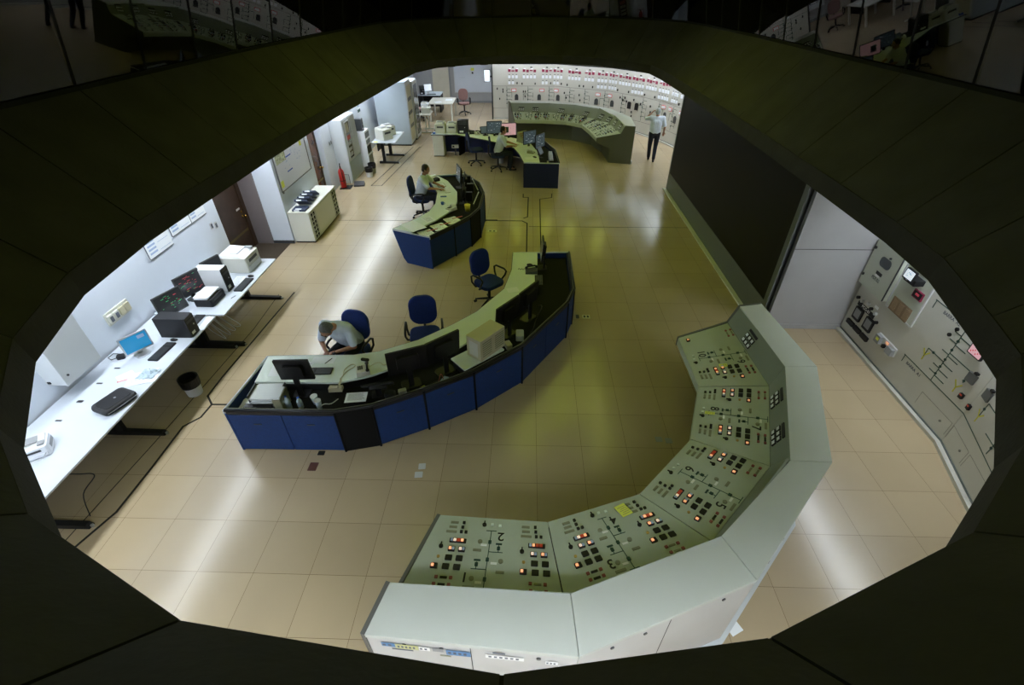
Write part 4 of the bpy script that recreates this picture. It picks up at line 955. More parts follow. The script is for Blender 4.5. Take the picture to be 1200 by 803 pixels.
# ------------------------------------------------------------------ curved operator desks
def op_desk(label, inner, trough, outer, posts, blue='blue', top='desktop', zt=0.75, shelf=0.62, left_end=True, right_end=True, split=(), cut=0.0, handles=True):
    o = V3((outer[len(outer)//2][0], outer[len(outer)//2][1], 0))
    t = thing('operator_desk', label, 'desk', tuple(o)); n = len(inner)
    P = lambda p, z: V3((p[0]-o.x, p[1]-o.y, z))
    ring = lambda a, b, z: [P(p, z) for p in a]+[P(p, z) for p in reversed(b)]
    # worktop as one mesh with a rounded light edge strip
    def band(name, A, B, z0, z1, m):
        g = G()
        for i in range(n-1): g.hexa([P(A[i], z0), P(A[i+1], z0), P(B[i+1], z0), P(B[i], z0)], [P(A[i], z1), P(A[i+1], z1), P(B[i+1], z1), P(B[i], z1)])
        bmesh.ops.remove_doubles(g.bm, verts=g.bm.verts, dist=0.0005)
        # drop interior faces
        seen = {}
        for f in g.bm.faces: seen.setdefault(tuple(sorted(v.index for v in f.verts)), []).append(f)
        g.bm.verts.index_update(); seen = {}
        for f in g.bm.faces: seen.setdefault(tuple(sorted(v.index for v in f.verts)), []).append(f)
        for fs in seen.values():
            if len(fs) > 1: bmesh.ops.delete(g.bm, geom=fs, context='FACES_ONLY')
        return g.build(name, m, t)
    band('worktop', inner, trough, zt-0.03, zt, M[top])
    g = G(); g.tube([P(p, zt-0.015) for p in inner], 0.0155, 8); g.build('edge_strip', M['dgrey'], t, smooth=True)
    mid = [((trough[i][0]+0*outer[i][0]), trough[i][1]) for i in range(n)]
    inn = [(outer[i][0]+(trough[i][0]-outer[i][0])*0.10, outer[i][1]+(trough[i][1]-outer[i][1])*0.10) for i in range(n)]
    band('equipment_shelf', mid, inn, shelf-0.02, shelf, M['blackm'])
    tt = [(trough[i][0]+(outer[i][0]-trough[i][0])*0.012, trough[i][1]+(outer[i][1]-trough[i][1])*0.012) for i in range(n)]
    band('shelf_riser', trough, tt, shelf, zt-0.0305, M['black'])
    g = G()
    for z, rr, off in ((zt-0.005, 0.022, 0.0), (zt-0.03, 0.016, 0.06)):
        g.tube([P((outer[i][0]+(trough[i][0]-outer[i][0])*off, outer[i][1]+(trough[i][1]-outer[i][1])*off), z) for i in range(n)], rr, 8)
    g.build('rear_rail', M['black'], t, smooth=True)
    g = G(); g.tube([P((outer[i][0]+(trough[i][0]-outer[i][0])*0.03, outer[i][1]+(trough[i][1]-outer[i][1])*0.03), zt+0.016) for i in range(n)], 0.0035, 6); g.build('rail_trim', M['label'], t, smooth=True)
    c = sum((P(p, 0) for p in inner), V3())/n
    def face(a, b, z0, z1, m, name, th=0.03):
        a, b = P(a, 0), P(b, 0); d = (b-a).normalized(); nn = V3((d.y, -d.x, 0)); nn = nn if nn.dot((a+b)/2-c) > 0 else -nn
        g = G(); u = V3((0, 0, z1-z0)); q = [a-nn*th+V3((0, 0, z0)), b-nn*th+V3((0, 0, z0)), b+V3((0, 0, z0)), a+V3((0, 0, z0))]; q = [q[0]+d*0.004, q[1]-d*0.004, q[2]-d*0.004, q[3]+d*0.004]
        g.hexa(q, [p+u for p in q]); ob = g.build(name, m, t, bevel=0.003); return ob, (a+b)/2, d, nn
    for i in range(n-1):
        if i in posts: face(outer[i], outer[i+1], 0.0, zt-0.03, M['blackm'], 'post_panel'); continue
        k = 2 if i in split else 1
        for q in range(k):
            a = lerp(outer[i], outer[i+1], q/k); b = lerp(outer[i], outer[i+1], (q+1)/k)
            ob, m_, d, nn = face(a, b, 0.02, zt-0.09, M[blue], 'cloth_panel')
            if handles:
                g = G(); g.box(-0.05, 0.05, -0.008, 0.008, 0, 0.006); hh = g.build('recessed_pull', M['dgrey'], ob); hh.matrix_local = frame3(m_+nn*0.0005+V3((0, 0, 0.50)), d, nn)
        face(outer[i], outer[i+1], zt-0.088, zt-0.02, M['black'], 'rear_fascia', 0.02)
    for i in range(1, n-1):
        g = G(); p = P(outer[i], 0); g.cyl((p.x, p.y, 0.0), 0.016, zt-0.02, 10); g.build('corner_post', M['blackm'], t)
    for e, on in ((0, left_end), (n-1, right_end)):
        if not on: continue
        a, b = P(inner[e], 0), P(outer[e], 0); d = (b-a).normalized(); k = P(inner[e], 0)-P(inner[1 if e == 0 else n-2], 0); nn = V3((d.y, -d.x, 0)); nn = nn if nn.dot(k) > 0 else -nn
        L = (b-a).length
        ring_ = [a+d*0.0+V3((0, 0, zt-0.035)), a+d*cut+V3((0, 0, 0.0)), b+V3((0, 0, 0.0)), b+V3((0, 0, zt-0.035))]
        if cut: ring_ = [a+V3((0, 0, zt-0.035)), a+d*cut*0.55+V3((0, 0, 0.42)), a+d*cut*1.2+V3((0, 0, 0.10)), a+d*cut*1.7, b, b+V3((0, 0, zt-0.035))]
        g = G(); g.hexa([p+nn*0.001 for p in ring_], [p+nn*0.028 for p in ring_]); g.build('end_panel', M[blue], t)
        g = G(); g.tube([a+nn*0.014+V3((0, 0, zt-0.018)), b+nn*0.014+V3((0, 0, zt-0.018)), b+nn*0.014+V3((0, 0, zt-0.06))], 0.016, 8); g.build('end_edge', M['white'], t, smooth=True)
    g = G()
    for i in (1, n-2):
        a, b = P(inner[i], 0), P(outer[i], 0); d = (b-a).normalized(); nn = V3((d.y, -d.x, 0))
        q = [a+d*0.15-nn*0.02, a+d*0.15+nn*0.02, b-d*0.05+nn*0.02, b-d*0.05-nn*0.02]; g.hexa(q, [p+V3((0, 0, shelf-0.03)) for p in q])
    g.build('support_panel', M['blackm'], t)
    return t
op_desk('near blue panelled curved desk with a pale worktop and black equipment trough',
        [(-3.80, 1.50), (-2.60, 1.55), (-2.25, 1.64), (-1.75, 1.92), (-1.30, 2.32), (-0.95, 2.70), (-0.54, 3.42), (-0.43, 4.10), (-0.42, 4.80)],
        [(-3.74, 0.95), (-2.62, 0.97), (-2.22, 1.12), (-1.78, 1.42), (-1.18, 1.70), (-0.72, 2.22), (-0.12, 3.05), (0.03, 3.50), (0.05, 4.80)],
        [(-3.88, 0.43), (-2.52, 0.44), (-2.08, 0.55), (-1.48, 0.86), (-0.86, 1.25), (-0.21, 1.84), (0.54, 3.04), (0.67, 3.46), (0.67, 4.85)], posts=(1,), split=(0, 5))
op_desk('middle dark blue panelled curved desk with papers on its pale worktop',
        [(-3.03, 5.88), (-2.64, 6.42), (-2.42, 6.85), (-2.35, 7.35), (-2.42, 8.10), (-2.72, 8.85), (-3.05, 9.35)],
        [(-2.60, 5.72), (-2.15, 6.42), (-1.90, 6.95), (-1.84, 7.45), (-1.93, 8.15), (-2.28, 8.98), (-2.70, 9.50)],
        [(-2.17, 5.50), (-1.75, 6.10), (-1.44, 6.60), (-1.27, 7.10), (-1.24, 8.10), (-1.42, 8.85), (-1.90, 9.60)], posts=(2,), blue='blue', cut=0.16, handles=False, shelf=0.69)
d3 = op_desk('far pale curved desk with white drawer unit, blue end panel facing the viewer',
        [(-3.54, 13.84), (-2.65, 13.85), (-2.20, 13.55), (-1.60, 13.17), (-1.00, 12.70), (-0.60, 12.20), (-0.42, 11.55), (-0.27, 10.68)],
        [(-3.50, 14.25), (-2.50, 14.22), (-1.90, 14.08), (-1.20, 13.78), (-0.50, 13.30), (-0.05, 12.65), (0.16, 11.75), (0.20, 10.66)],
        [(-3.50, 14.45), (-2.45, 14.42), (-1.75, 14.32), (-0.95, 14.05), (-0.15, 13.62), (0.42, 12.95), (0.72, 11.95), (0.77, 10.63)], posts=(), blue='blue_dark', left_end=False, handles=False)
o3 = d3.location
g = G(); g.box(-3.50-o3.x, -3.12-o3.x, 13.86-o3.y, 14.3-o3.y, 0.03, 0.71); db = g.build('drawer_unit', M['offwhite'], d3)
for k in range(3):
    g = G(); g.box(-3.49-o3.x, -3.13-o3.x, 13.845-o3.y, 13.8599-o3.y, 0.06+k*0.21, 0.255+k*0.21); dr = g.build('drawer_front', M['offwhite'], db)
g = G(); g.box(-3.50-o3.x, -3.12-o3.x, 13.87-o3.y, 14.3-o3.y, 0.0, 0.03); g.build('plinth', M['black'], d3)

# things on the near blue desk
ZS, ZT_ = 0.6205, 0.7505
monitor('black single monitor seen from behind at the left of the near blue desk', -3.10, 0.88, ZS, pi+0.05, 0.44, 0.35, 0.12, 0.24)
monitor('large black monitor seen from behind, left one of the near desk middle pair', -1.70, 1.10, ZS, pi+0.42, 0.53, 0.39, 0.1, 0.22)
monitor('large black monitor seen from behind, right one of the near desk middle pair', -1.28, 1.38, ZS, pi+0.72, 0.53, 0.39, 0.1, 0.22)
monitor('black monitor seen from behind beyond the beige case, left one of the pair', -0.44, 2.27, ZS, pi+0.92, 0.52, 0.38, 0.1, 0.22)
monitor('black monitor seen from behind beyond the beige case, right one of the pair', -0.13, 2.72, ZS, pi+0.98, 0.52, 0.38, 0.1, 0.22)
monitor('thin upright monitor seen edge on at the far end of the near blue desk', 0.13, 4.42, ZS, -pi/2+0.03, 0.42, 0.36, 0.1, 0.22)
t = thing('beige_equipment_case', 'beige metal case with louvred side on the near blue desk', 'equipment case', (-0.72, 1.68, ZT_+0.0225), 0.90)
G().rbox((0, 0, 0.17), (0.50, 0.27, 0.34), 0.01).build('case', M['beige'], t, bevel=0.004)
for c in (-0.12, 0.13):
    g = G()
    for k in range(7): g.box(c-0.09, c+0.09, -0.139, -0.1355, 0.06+k*0.036, 0.072+k*0.036)
    g.build('louvres', M['label'], t)
G().box(-0.252, -0.2505, -0.08, 0.08, 0.05, 0.28).build('side_plate', M['offwhite'], t)
t = thing('shelf_board', 'pale board below the beige case across the black trough', 'shelf', (-0.82, 1.57, 0.7405), 0.735); G().rbox((0, 0.02, 0.022), (0.70, 0.33, 0.02), 0.01).build('board', M['desktop'], t); G().box(-0.34, -0.31, -0.12, 0.15, -0.10, 0.012).build('bracket', M['black'], t)
# flat black screen lying low beside the pair
monitor('low tilted black panel screen left of the middle pair of monitors', -2.08, 0.90, ZS, pi+0.22, 0.40, 0.20, 0.75, 0.06, name='panel_screen')
keyboard('black keyboard in front of the single monitor on the near blue desk', -2.93, 1.18, ZT_, pi+0.05, 0.30, 0.13)
phone('cream desk telephone on the near blue desk, left one', -2.67, 0.99, ZT_-0.1, pi+0.1, 'beige'); 
phone('cream desk telephone with a dark handset on the near blue desk', -2.36, 1.20, ZT_, pi+0.35, 'offwhite', 'black')
t = thing('black_pager', 'small black handheld radio lying on the near blue desk', 'radio', (-2.40, 1.43, ZT_), -0.2); G().rbox((0, 0, 0.012), (0.12, 0.05, 0.022), 0.02).build('body', M['black'], t, bevel=0.004); G().box(-0.03, 0.02, -0.012, 0.012, 0.0232, 0.0245).build('keypad', M['dgrey'], t)
cable('cream looped cable on the near blue desk worktop', [(-2.62, 1.02, 0.757), (-2.58, 1.18, 0.756), (-2.50, 1.30, 0.756), (-2.56, 1.33, 0.756), (-2.62, 1.22, 0.756), (-2.60, 1.08, 0.757)], 'beige', 0.005)
cable('thin cream cord curling by the dark handset', [(-2.35, 1.12, 0.757), (-2.28, 1.32, 0.756), (-2.18, 1.38, 0.756), (-2.12, 1.33, 0.756), (-2.05, 1.36, 0.756)], 'beige', 0.004)
paper('white sheet with columns lying over the black post of the near desk', -2.33, 0.74, 0.70, 0.12, 0.27, 0.17, n=2)
paper('white form at the left end of the near blue desk worktop', -3.52, 1.22, ZT_, 0.1, 0.22, 0.30, lines=False)
paper('white logbook sheets left of the keyboard on the near blue desk', -3.22, 1.25, ZT_, -0.25, 0.21, 0.28)
paper('white sheet beside the seated man on the near blue desk', -2.98, 1.42, ZT_, 0.0, 0.32, 0.14, lines=False)
paper('white sheet in front of the telephone end of the near blue desk', -0.39, 3.38, ZT_, 0.35, 0.20, 0.15, lines=False)
t = thing('black_ruler', 'black pen lying on the papers by the seated man', 'pen', (-2.90, 1.40, 0.754), 1.1); G().cyl((-0.07, 0, 0.005), 0.005, 0.13, 10, axis='x').build('barrel', M['black'], t); G().cyl((0.06, 0, 0.005), 0.005, 0.012, 10, r2=0.001, axis='x').build('tip', M['silver'], t)
t.name = 'pen'
# paper organiser at the left corner
t = thing('document_organiser', 'stack of letter trays full of papers at the left corner of the near blue desk', 'letter tray', (-3.46, 0.73, ZS), 0.05)
for k in range(3):
    G().box(-0.19, 0.19, -0.13, 0.13, 0.02+k*0.07, 0.028+k*0.07).build('tray', M['black'] if k == 0 else M['lgrey'], t)
    for s in (-1, 1): G().box(s*0.19-0.004, s*0.19+0.004, -0.13, 0.13, 0.02+k*0.07, 0.07+k*0.07).build('tray_side', M['dgrey'], t)
    G().box(-0.17+0.01*k, 0.17, -0.14-0.012*k, 0.12, 0.029+k*0.07, 0.055+k*0.07).build('paper_stack', M['paper'], t)
t = thing('file_box', 'grey green file box standing beside the letter trays', 'file box', (-3.24, 0.62, ZS), 0.1); G().rbox((0, 0, 0.12), (0.10, 0.25, 0.24), 0.006).build('box', M['label'], t); G().box(-0.04, 0.04, -0.11, 0.11, 0.2402, 0.26).build('papers', M['paper'], t)
t = thing('black_base_box', 'low black box beneath the papers at the front of the near desk', 'box', (-3.52, 0.54, ZS), 0); G().rbox((0, 0, 0.05), (0.34, 0.07, 0.10), 0.006).build('case', M['black'], t); G().box(-0.10, -0.04, -0.0362, -0.0352, 0.03, 0.06).build('label_plate', M['grey'], t); t.name = 'low_box'
paper('white papers in the open corner of the near blue desk', -3.72, 0.62, ZS, 0, 0.22, 0.28, n=3, lines=False)
def bottle(label, x, y, z, m='bottle', h=0.22, r=0.035, name='water_bottle'):
    t = thing(name, label, 'bottle', (x, y, z)); G().lathe((0, 0, 0), [(r*0.9, 0), (r, 0.01), (r, h*0.62), (r*0.85, h*0.72), (r*0.4, h*0.88), (r*0.4, h*0.94)], 16).build('body', M[m], t, smooth=True); G().cyl((0, 0, h*0.94), r*0.45, h*0.06, 14).build('cap', M['inkblue'], t)
    G().cyl((0, 0, h*0.25), r*1.01, h*0.22, 16).build('label_band', M['lens_b'], t); return t
bottle('clear plastic bottle left of the single monitor', -3.16, 0.60, ZS); bottle('second clear bottle, nearer the single monitor foot', -3.02, 0.62, ZS, h=0.18)
t = thing('plastic_cup', 'clear plastic cup right of the single monitor stand', 'cup', (-2.86, 0.70, ZS)); G().lathe((0, 0, 0), [(0.030, 0), (0.045, 0.13), (0.042, 0.13), (0.028, 0.004)], 18).build('cup', M['bottle'], t, smooth=True); G().cyl((0, 0, 0.128), 0.046, 0.006, 18).build('rim', M['winwhite'], t)
t = thing('plastic_cup', 'frosted plastic cup beside the cream telephone', 'cup', (-2.77, 0.60, ZS)); G().lathe((0, 0, 0), [(0.030, 0), (0.040, 0.15), (0.038, 0.15), (0.028, 0.004)], 18).build('cup', M['bottle'], t, smooth=True); G().cyl((0, 0, 0.148), 0.041, 0.006, 18).build('rim', M['lgrey'], t)
cable('white cable in front of the single monitor', [(-3.06, 0.72, 0.63), (-3.0, 0.60, 0.66), (-3.10, 0.50, 0.63), (-3.20, 0.48, 0.63)], 'lgrey', 0.006)
cable('white cable running to the cream telephone', [(-2.80, 0.50, 0.63), (-2.72, 0.60, 0.70), (-2.62, 0.62, 0.70), (-2.58, 0.75, 0.66)], 'lgrey', 0.006)
# odds and ends in the trough behind the monitors
for k, (x, y, m, s, lab) in enumerate(((-1.93, 0.86, 'dgrey', 0.09, 'dark grey adapter left of the cluster behind the middle monitors'), (-1.78, 0.92, 'lgrey', 0.07, 'small pale adapter behind the middle monitors'), (-1.52, 1.00, 'yellowp', 0.05, 'small yellow block among the cables behind the middle monitors'), (-1.25, 1.14, 'lens_b', 0.08, 'pale blue box behind the right monitor of the middle pair'), (-0.25, 2.18, 'lgrey', 0.12, 'grey metal box in the trough behind the far monitor pair'), (-0.42, 1.95, 'beige', 0.09, 'beige round topped adapter behind the far monitor pair'))):
    t = thing('power_adapter', lab, 'adapter', (x, y, ZS), 0.4*k); G().rbox((0, 0, s*0.4), (s*1.5, s, s*0.8), s*0.2).build('case', M[m], t, bevel=0.003); G().cyl((s*0.75, 0, s*0.3), 0.006, 0.04, 8, axis='x').build('plug_lead', M['black'], t)
cable('tangled black cable behind the middle monitor pair', [(-2.0, 0.95, 0.63), (-1.8, 0.80, 0.68), (-1.6, 0.98, 0.64), (-1.45, 0.96, 0.72), (-1.3, 1.2, 0.64), (-1.1, 1.2, 0.68), (-1.0, 1.32, 0.63)], 'black', 0.008)
cable('reddish cable behind the middle monitor pair', [(-1.7, 0.86, 0.63), (-1.5, 0.92, 0.67), (-1.35, 1.02, 0.64), (-1.3, 1.18, 0.74), (-1.25, 1.1, 0.64)], 'pinkbtn', 0.006)
cable('black cable looping behind the far monitor pair', [(-0.2, 2.0, 0.63), (-0.05, 2.3, 0.70), (0.0, 2.6, 0.66), (0.1, 2.9, 0.72), (0.05, 3.1, 0.63)], 'black', 0.008)
phone('dark desk telephone at the far end of the near blue desk', -0.07, 4.02, ZT_, -pi/2, 'dgrey', 'black')
mouse('black mouse beyond the dark telephone', -0.10, 4.28, ZT_, -pi/2)
keyboard('black keyboard standing by the thin upright monitor', 0.02, 3.70, ZT_, -pi/2, 0.36, 0.06)
ZS2 = 0.6905
# things on the middle blue desk
paper('large white chart spread at the near end of the middle desk', -2.62, 6.02, ZT_, 0.75, 0.36, 0.52, lines=False)
paper('white log sheets on the middle desk beside the big chart', -2.35, 6.38, ZT_, 0.7, 0.22, 0.30, n=2)
for k, (x, y, rr) in enumerate(((-2.30, 5.78, 0.62), (-2.07, 6.12, 0.62), (-1.84, 6.48, 0.62))):
    paper(('nearest', 'middle', 'farthest')[k]+' of three white folders in the tray of the middle desk', x, y, ZS2, rr, 0.30, 0.34, n=3)
    t = thing('red_folder_tab', 'red folder spine beside the '+('nearest', 'middle', 'farthest')[k]+' white folder in the middle desk tray', 'folder', (x+0.10, y+0.155, ZS2+0.002), rr); G().box(-0.13, 0.13, -0.012, 0.012, 0, 0.012).build('spine', M['pinkbtn'], t); G().box(-0.12, 0.12, -0.008, 0.008, 0.0122, 0.0135).build('tab', M['redink'], t); t.name = 'folder'
monitor('monitor facing the seated man on the middle desk', -1.92, 8.62, ZS2, -pi/2+0.35, 0.46, 0.38, 0.1, 0.18, 'scr_grey', marks=(4, 12, ('scr_white', 'ink')))
monitor('second black monitor behind the first on the middle desk', -1.72, 8.10, ZS2, -pi/2+0.12, 0.46, 0.38, 0.1, 0.14)
monitor('black monitor nearer the papers on the middle desk', -1.70, 7.55, ZS2, -pi/2-0.05, 0.44, 0.34, 0.1, 0.10)
phone('black and white telephone beside the man at the middle desk', -2.62, 8.98, ZT_, -0.9, 'black', 'winwhite')
keyboard('pale keyboard under the hand of the man at the middle desk', -2.18, 8.25, ZT_, -pi/2+0.2, 0.40, 0.14, 'lgrey', 'winwhite')
t = thing('blue_notepad', 'open grey document holder on the middle desk in front of the man', 'notepad', (-2.15, 8.45, 0.7505), 0.4); G().rbox((0, 0, 0.005), (0.2, 0.28, 0.008), 0.01).build('cover', M['grey'], t); G().box(-0.085, 0.085, -0.12, 0.12, 0.0092, 0.012).build('pages', M['paper'], t); t.location = (-2.40, 8.62, 0.7505); t.name = 'notepad'
t = thing('calculator', 'small dark calculator on the middle desk', 'calculator', (-2.22, 7.80, ZT_), 0.1); G().rbox((0, 0, 0.007), (0.15, 0.06, 0.014), 0.008).build('case', M['inkblue'], t); G().box(-0.06, 0.06, -0.02, 0.02, 0.0142, 0.018).build('keys', M['dgrey'], t)
t = thing('cup', 'blue cup on the pale worktop of the middle desk', 'cup', (-2.17, 7.28, ZT_)); G().lathe((0, 0, 0), [(0.03, 0), (0.04, 0.06), (0.036, 0.06), (0.026, 0.006)], 16).build('bowl', M['inkblue'], t, smooth=True); G().tube([(0.038, 0, 0.05), (0.065, 0, 0.04), (0.06, 0, 0.018), (0.034, 0, 0.015)], 0.005, 6).build('handle', M['inkblue'], t)
phone('cream telephone at the near end of the middle desk trough', -1.92, 6.98, ZT_, -2.3, 'offwhite')
t = thing('desk_lamp_weight', 'yellow bucket shaped cup in the trough of the middle desk', 'cup', (-1.55, 7.05, ZS2)); G().lathe((0, 0, 0), [(0.055, 0), (0.07, 0.15), (0.065, 0.15), (0.05, 0.006)], 18).build('cup', M['yellowcup'], t, smooth=True); G().cyl((0, 0, 0.142), 0.072, 0.01, 18).build('rim', M['yellowcup'], t); t.name = 'pen_cup'
for k, (a, b) in enumerate((((-1.42, 7.2), (-1.37, 8.0)), ((-1.40, 8.15), (-1.62, 9.0)))):
    t = thing('light_bar', ('nearer', 'farther')[k]+' grey metal bar lying along the rear rail of the middle desk', 'metal bar', (a[0], a[1], 0.80)); d = V3((b[0]-a[0], b[1]-a[1], 0)); G().tube([(0, 0, 0), tuple(d)], 0.014, 8).build('tube', M['silver'], t, smooth=True)
    G().tube([(0, 0, 0.0), (0, 0, -0.05)], 0.01, 6).build('bracket', M['dgrey'], t); G().tube([tuple(d), tuple(d-V3((0, 0, 0.05)))], 0.01, 6).build('bracket', M['dgrey'], t); t.name = 'metal_bar'
for k, (x, y) in enumerate(((-1.60, 7.7), (-1.62, 8.3), (-1.75, 8.9))):
    tower(('nearest', 'middle', 'farthest')[k]+' small black computer box in the trough of the middle desk', x, y, ZS2-0.0, -pi/2, 0.10, 0.20, 0.22)
# things on the far desk
printer('cream printer at the left end of the far desk', -3.22, 14.12, ZT_, 0.0, 0.36, 0.34, 0.36, 'offwhite')
printer('cream printer beside the black computer on the far desk', -2.82, 14.14, ZT_, 0.0, 0.36, 0.34, 0.34, 'offwhite')
tower('large black computer on the far desk beside the cream printers', -2.42, 14.08, ZT_, 0.0, 0.36, 0.30, 0.42, name='desktop_computer')
t = thing('tape_dispenser', 'small blue box at the left corner of the far desk', 'box', (-3.44, 13.92, ZT_), 0.2); G().rbox((0, 0, 0.025), (0.10, 0.06, 0.05), 0.01).build('case', M['inkblue'], t); G().cyl((0, -0.0, 0.052), 0.018, 0.01, 12).build('lid', M['lgrey'], t); t.name = 'small_box'
phone('cream telephone on the far desk near the black computer', -1.92, 13.88, ZT_, 0.3, 'offwhite', 'winwhite')
phone('black telephone on the far desk left of the tilted screen', -2.12, 13.98, ZT_, 0.1, 'black')
monitor('small tilted screen on the far desk left of the tall pair', -1.62, 13.75, ZT_, 0.35, 0.36, 0.24, 0.5, 0.05, 'scr_grey')
monitor('dark bluish monitor on the far desk, left of the pink screen', -1.30, 13.62, ZT_-0.08, 0.15, 0.52, 0.40, 0.05, 0.16, 'scr_grey', marks=(5, 26, ('scr_white', 'lens_b', 'ink')))
mp = monitor('monitor with a pink screen on the far desk', -0.80, 13.38, ZT_-0.08, 0.25, 0.52, 0.40, 0.05, 0.16, 'scr_pink', marks=(6, 12, ('scr_green', 'ink')))
G().at((0, 0, 0.36), (-0.05, 0, 0)).box(-0.15, -0.01, -0.0185, -0.0167, -0.10, 0.08).build('green_window', M['line'], mp)
t = thing('terminal_box', 'beige sloped terminal box between the two monitor pairs on the far desk', 'equipment case', (-0.25, 12.95, ZT_), 0.75); g = G(); g.hexa([(-0.22, -0.18, 0), (0.22, -0.18, 0), (0.22, 0.18, 0), (-0.22, 0.18, 0)], [(-0.22, -0.16, 0.08), (0.22, -0.16, 0.08), (0.20, 0.16, 0.30), (-0.20, 0.16, 0.30)]); g.build('case', M['label'], t, bevel=0.006)
g = G()
for i in range(6):
    for j in range(4): g.at((0, -0.0, 0.187), (0.60, 0, 0)); g.cbox((-0.15+i*0.06, -0.14+j*0.08, 0.006), (0.035, 0.03, 0.012))
g.build('key_rows', M['pinkbtn'], t); G().box(-0.2, 0.2, -0.183, -0.1802, 0.015, 0.05).build('nameplate', M['beige'], t)
monitor('monitor with dark charts on the far desk, left one of the right pair', -0.10, 12.35, ZT_-0.08, 0.62, 0.50, 0.40, 0.05, 0.16, 'scr_grey', marks=(8, 26, ('scr_white', 'lens_b', 'ink')))
monitor('monitor with dark charts on the far desk, right one of the right pair', 0.22, 11.92, ZT_-0.08, 0.95, 0.50, 0.40, 0.05, 0.16, 'scr_grey', marks=(9, 26, ('scr_white', 'lens_b', 'ink')))
monitor('small tilted screen at the right of the far desk', 0.22, 11.38, ZT_-0.08, 1.2, 0.30, 0.22, 0.5, 0.10, 'scr_grey')
keyboard('white keyboard at the near end of the far desk', 0.50, 10.98, ZS, -pi/2+3.1, 0.42, 0.15, 'offwhite', 'lgrey')
keyboard('pale keyboard in front of the man at the far desk', -0.62, 12.42, ZT_, 0.7, 0.40, 0.14, 'offwhite', 'lgrey')
phone('beige telephone near the right end of the far desk', -0.05, 11.62, ZT_, 1.2, 'label', 'lgrey')
paper('white sheets at the near end of the far desk', -0.10, 11.05, ZT_, 0.1, 0.24, 0.20, n=2, lines=False)
t = thing('control_pendant', 'dark handset on the far desk in front of the sheets', 'handset', (0.06, 11.15, ZT_), 0.6); G().rbox((0, 0, 0.012), (0.06, 0.14, 0.024), 0.02).build('body', M['dgrey'], t, bevel=0.004); G().box(-0.02, 0.02, -0.04, 0.03, 0.0242, 0.027).build('keys', M['black'], t); t.name = 'handset'
t = thing('silver_grille', 'striped metal grille on the rear rail of the far desk', 'grille', (0.55, 11.35, ZS)); g = G()
for k in range(4): g.box(-0.05+k*0.03, -0.035+k*0.03, -0.45, 0.45, 0.10, 0.14)
g.build('slats', M['silver'], t); G().box(-0.07, 0.07, -0.47, 0.47, 0.0, 0.099).build('frame', M['black'], t); t.name = 'metal_grille'
t = thing('outlet_box', 'small white power box on the floor under the far desk', 'power box', (-2.75, 14.05, 0.0), 0); G().rbox((0, 0, 0.30), (0.24, 0.08, 0.10), 0.01).build('case', M['lgrey'], t); G().box(-0.09, -0.02, -0.043, -0.0402, 0.27, 0.33).build('socket', M['black'], t); G().box(-0.02, 0.02, -0.02, 0.02, 0, 0.25).build('post', M['dgrey'], t)
t = thing('waste_bin', 'small white bin under the far desk behind the seated man', 'bin', (-1.08, 13.15, 0)); G().lathe((0, 0, 0), [(0.09, 0), (0.11, 0.24), (0.10, 0.24), (0.085, 0.01)], 18).build('bucket', M['lgrey'], t); G().lathe((0, 0, 0.235), [(0.112, 0), (0.112, 0.012), (0.1, 0.012), (0.1, 0)], 18).build('rim', M['lgrey'], t)

# ------------------------------------------------------------------ chairs
chair('empty blue office chair turned to the right end of the near blue desk', -0.86, 4.12, -2.35)
chair('empty blue office chair behind the middle of the near blue desk', -1.76, 2.42, -2.95)
chair('blue office chair carrying the bowed man at the near desk', -2.80, 1.98, 2.95)
chair('dark blue office chair carrying the man at the middle desk', -2.90, 8.40, -pi/2-0.05, 'chairnavy')
chair('empty dark blue office chair in front of the far desk', -1.90, 12.98, -pi/2+0.35, 'chairnavy', arms=False)
chair('dark blue office chair carrying the man at the far desk', -1.12, 12.35, -pi/2+0.1, 'chairnavy', arms=False)
chair('dusty pink office chair facing the far table near the whiteboard', -3.15, 20.75, pi*0.98+0.3, 'pinkfab')
chair('dusty pink office chair behind the small printer stand', -4.98, 19.55, -pi/2+0.2, 'pinkfab')
# ------------------------------------------------------------------ left wall desks and what is on them
t_table('wall_desk', 'long white wall desk in the near left corner, the nearer of two', -6.08, -5.08, -1.5, 2.47, legs=(-1.2, 0.2, 1.75+0.4))
t_table('wall_desk', 'long white wall desk in the left row, the farther one with the big printer', -6.09, -4.95, 2.49, 4.42, 0.765, legs=(-0.75, 0.75))
t = printer('small white and grey fax machine at the near end of the wall desk', -5.66, -0.28, 0.7505, -pi/2+2.2, 0.32, 0.26, 0.16, 'winwhite', 'grey', 'lgrey', name='fax_machine', cat='fax machine')
G().tube([(-0.12, -0.14, 0.05), (-0.11, -0.24, 0.06), (0.11, -0.24, 0.06), (0.12, -0.14, 0.05)], 0.006, 6).build('wire_tray', M['silver'], t)
# black laptop bag
t = thing('laptop_bag', 'black soft laptop bag lying on the near left wall desk', 'bag', (-5.29, 0.50, 0.7505), 1.25)
g = G(); g.rbox((0, 0, 0.045), (0.42, 0.31, 0.08), 0.07, n=6); g.build('body', M['rubber'], t, bevel=0.028)
g = G(); g.rbox((0, -0.01, 0.088), (0.34, 0.23, 0.012), 0.05, n=6); g.build('front_pocket', M['black'], t, bevel=0.005)
G().tube([(-0.08, 0.15, 0.04), (-0.06, 0.20, 0.03), (0.06, 0.20, 0.03), (0.08, 0.15, 0.04)], 0.009, 6).build('handle', M['black'], t, smooth=True)
g = G(); g.tube([(-0.19, -0.155, 0.05), (0.0, -0.165, 0.05), (0.19, -0.155, 0.05)], 0.004, 6); g.build('zip', M['silver'], t); G().cyl((0.02, -0.01, 0.0945), 0.014, 0.002, 14).build('badge', M['grey'], t)
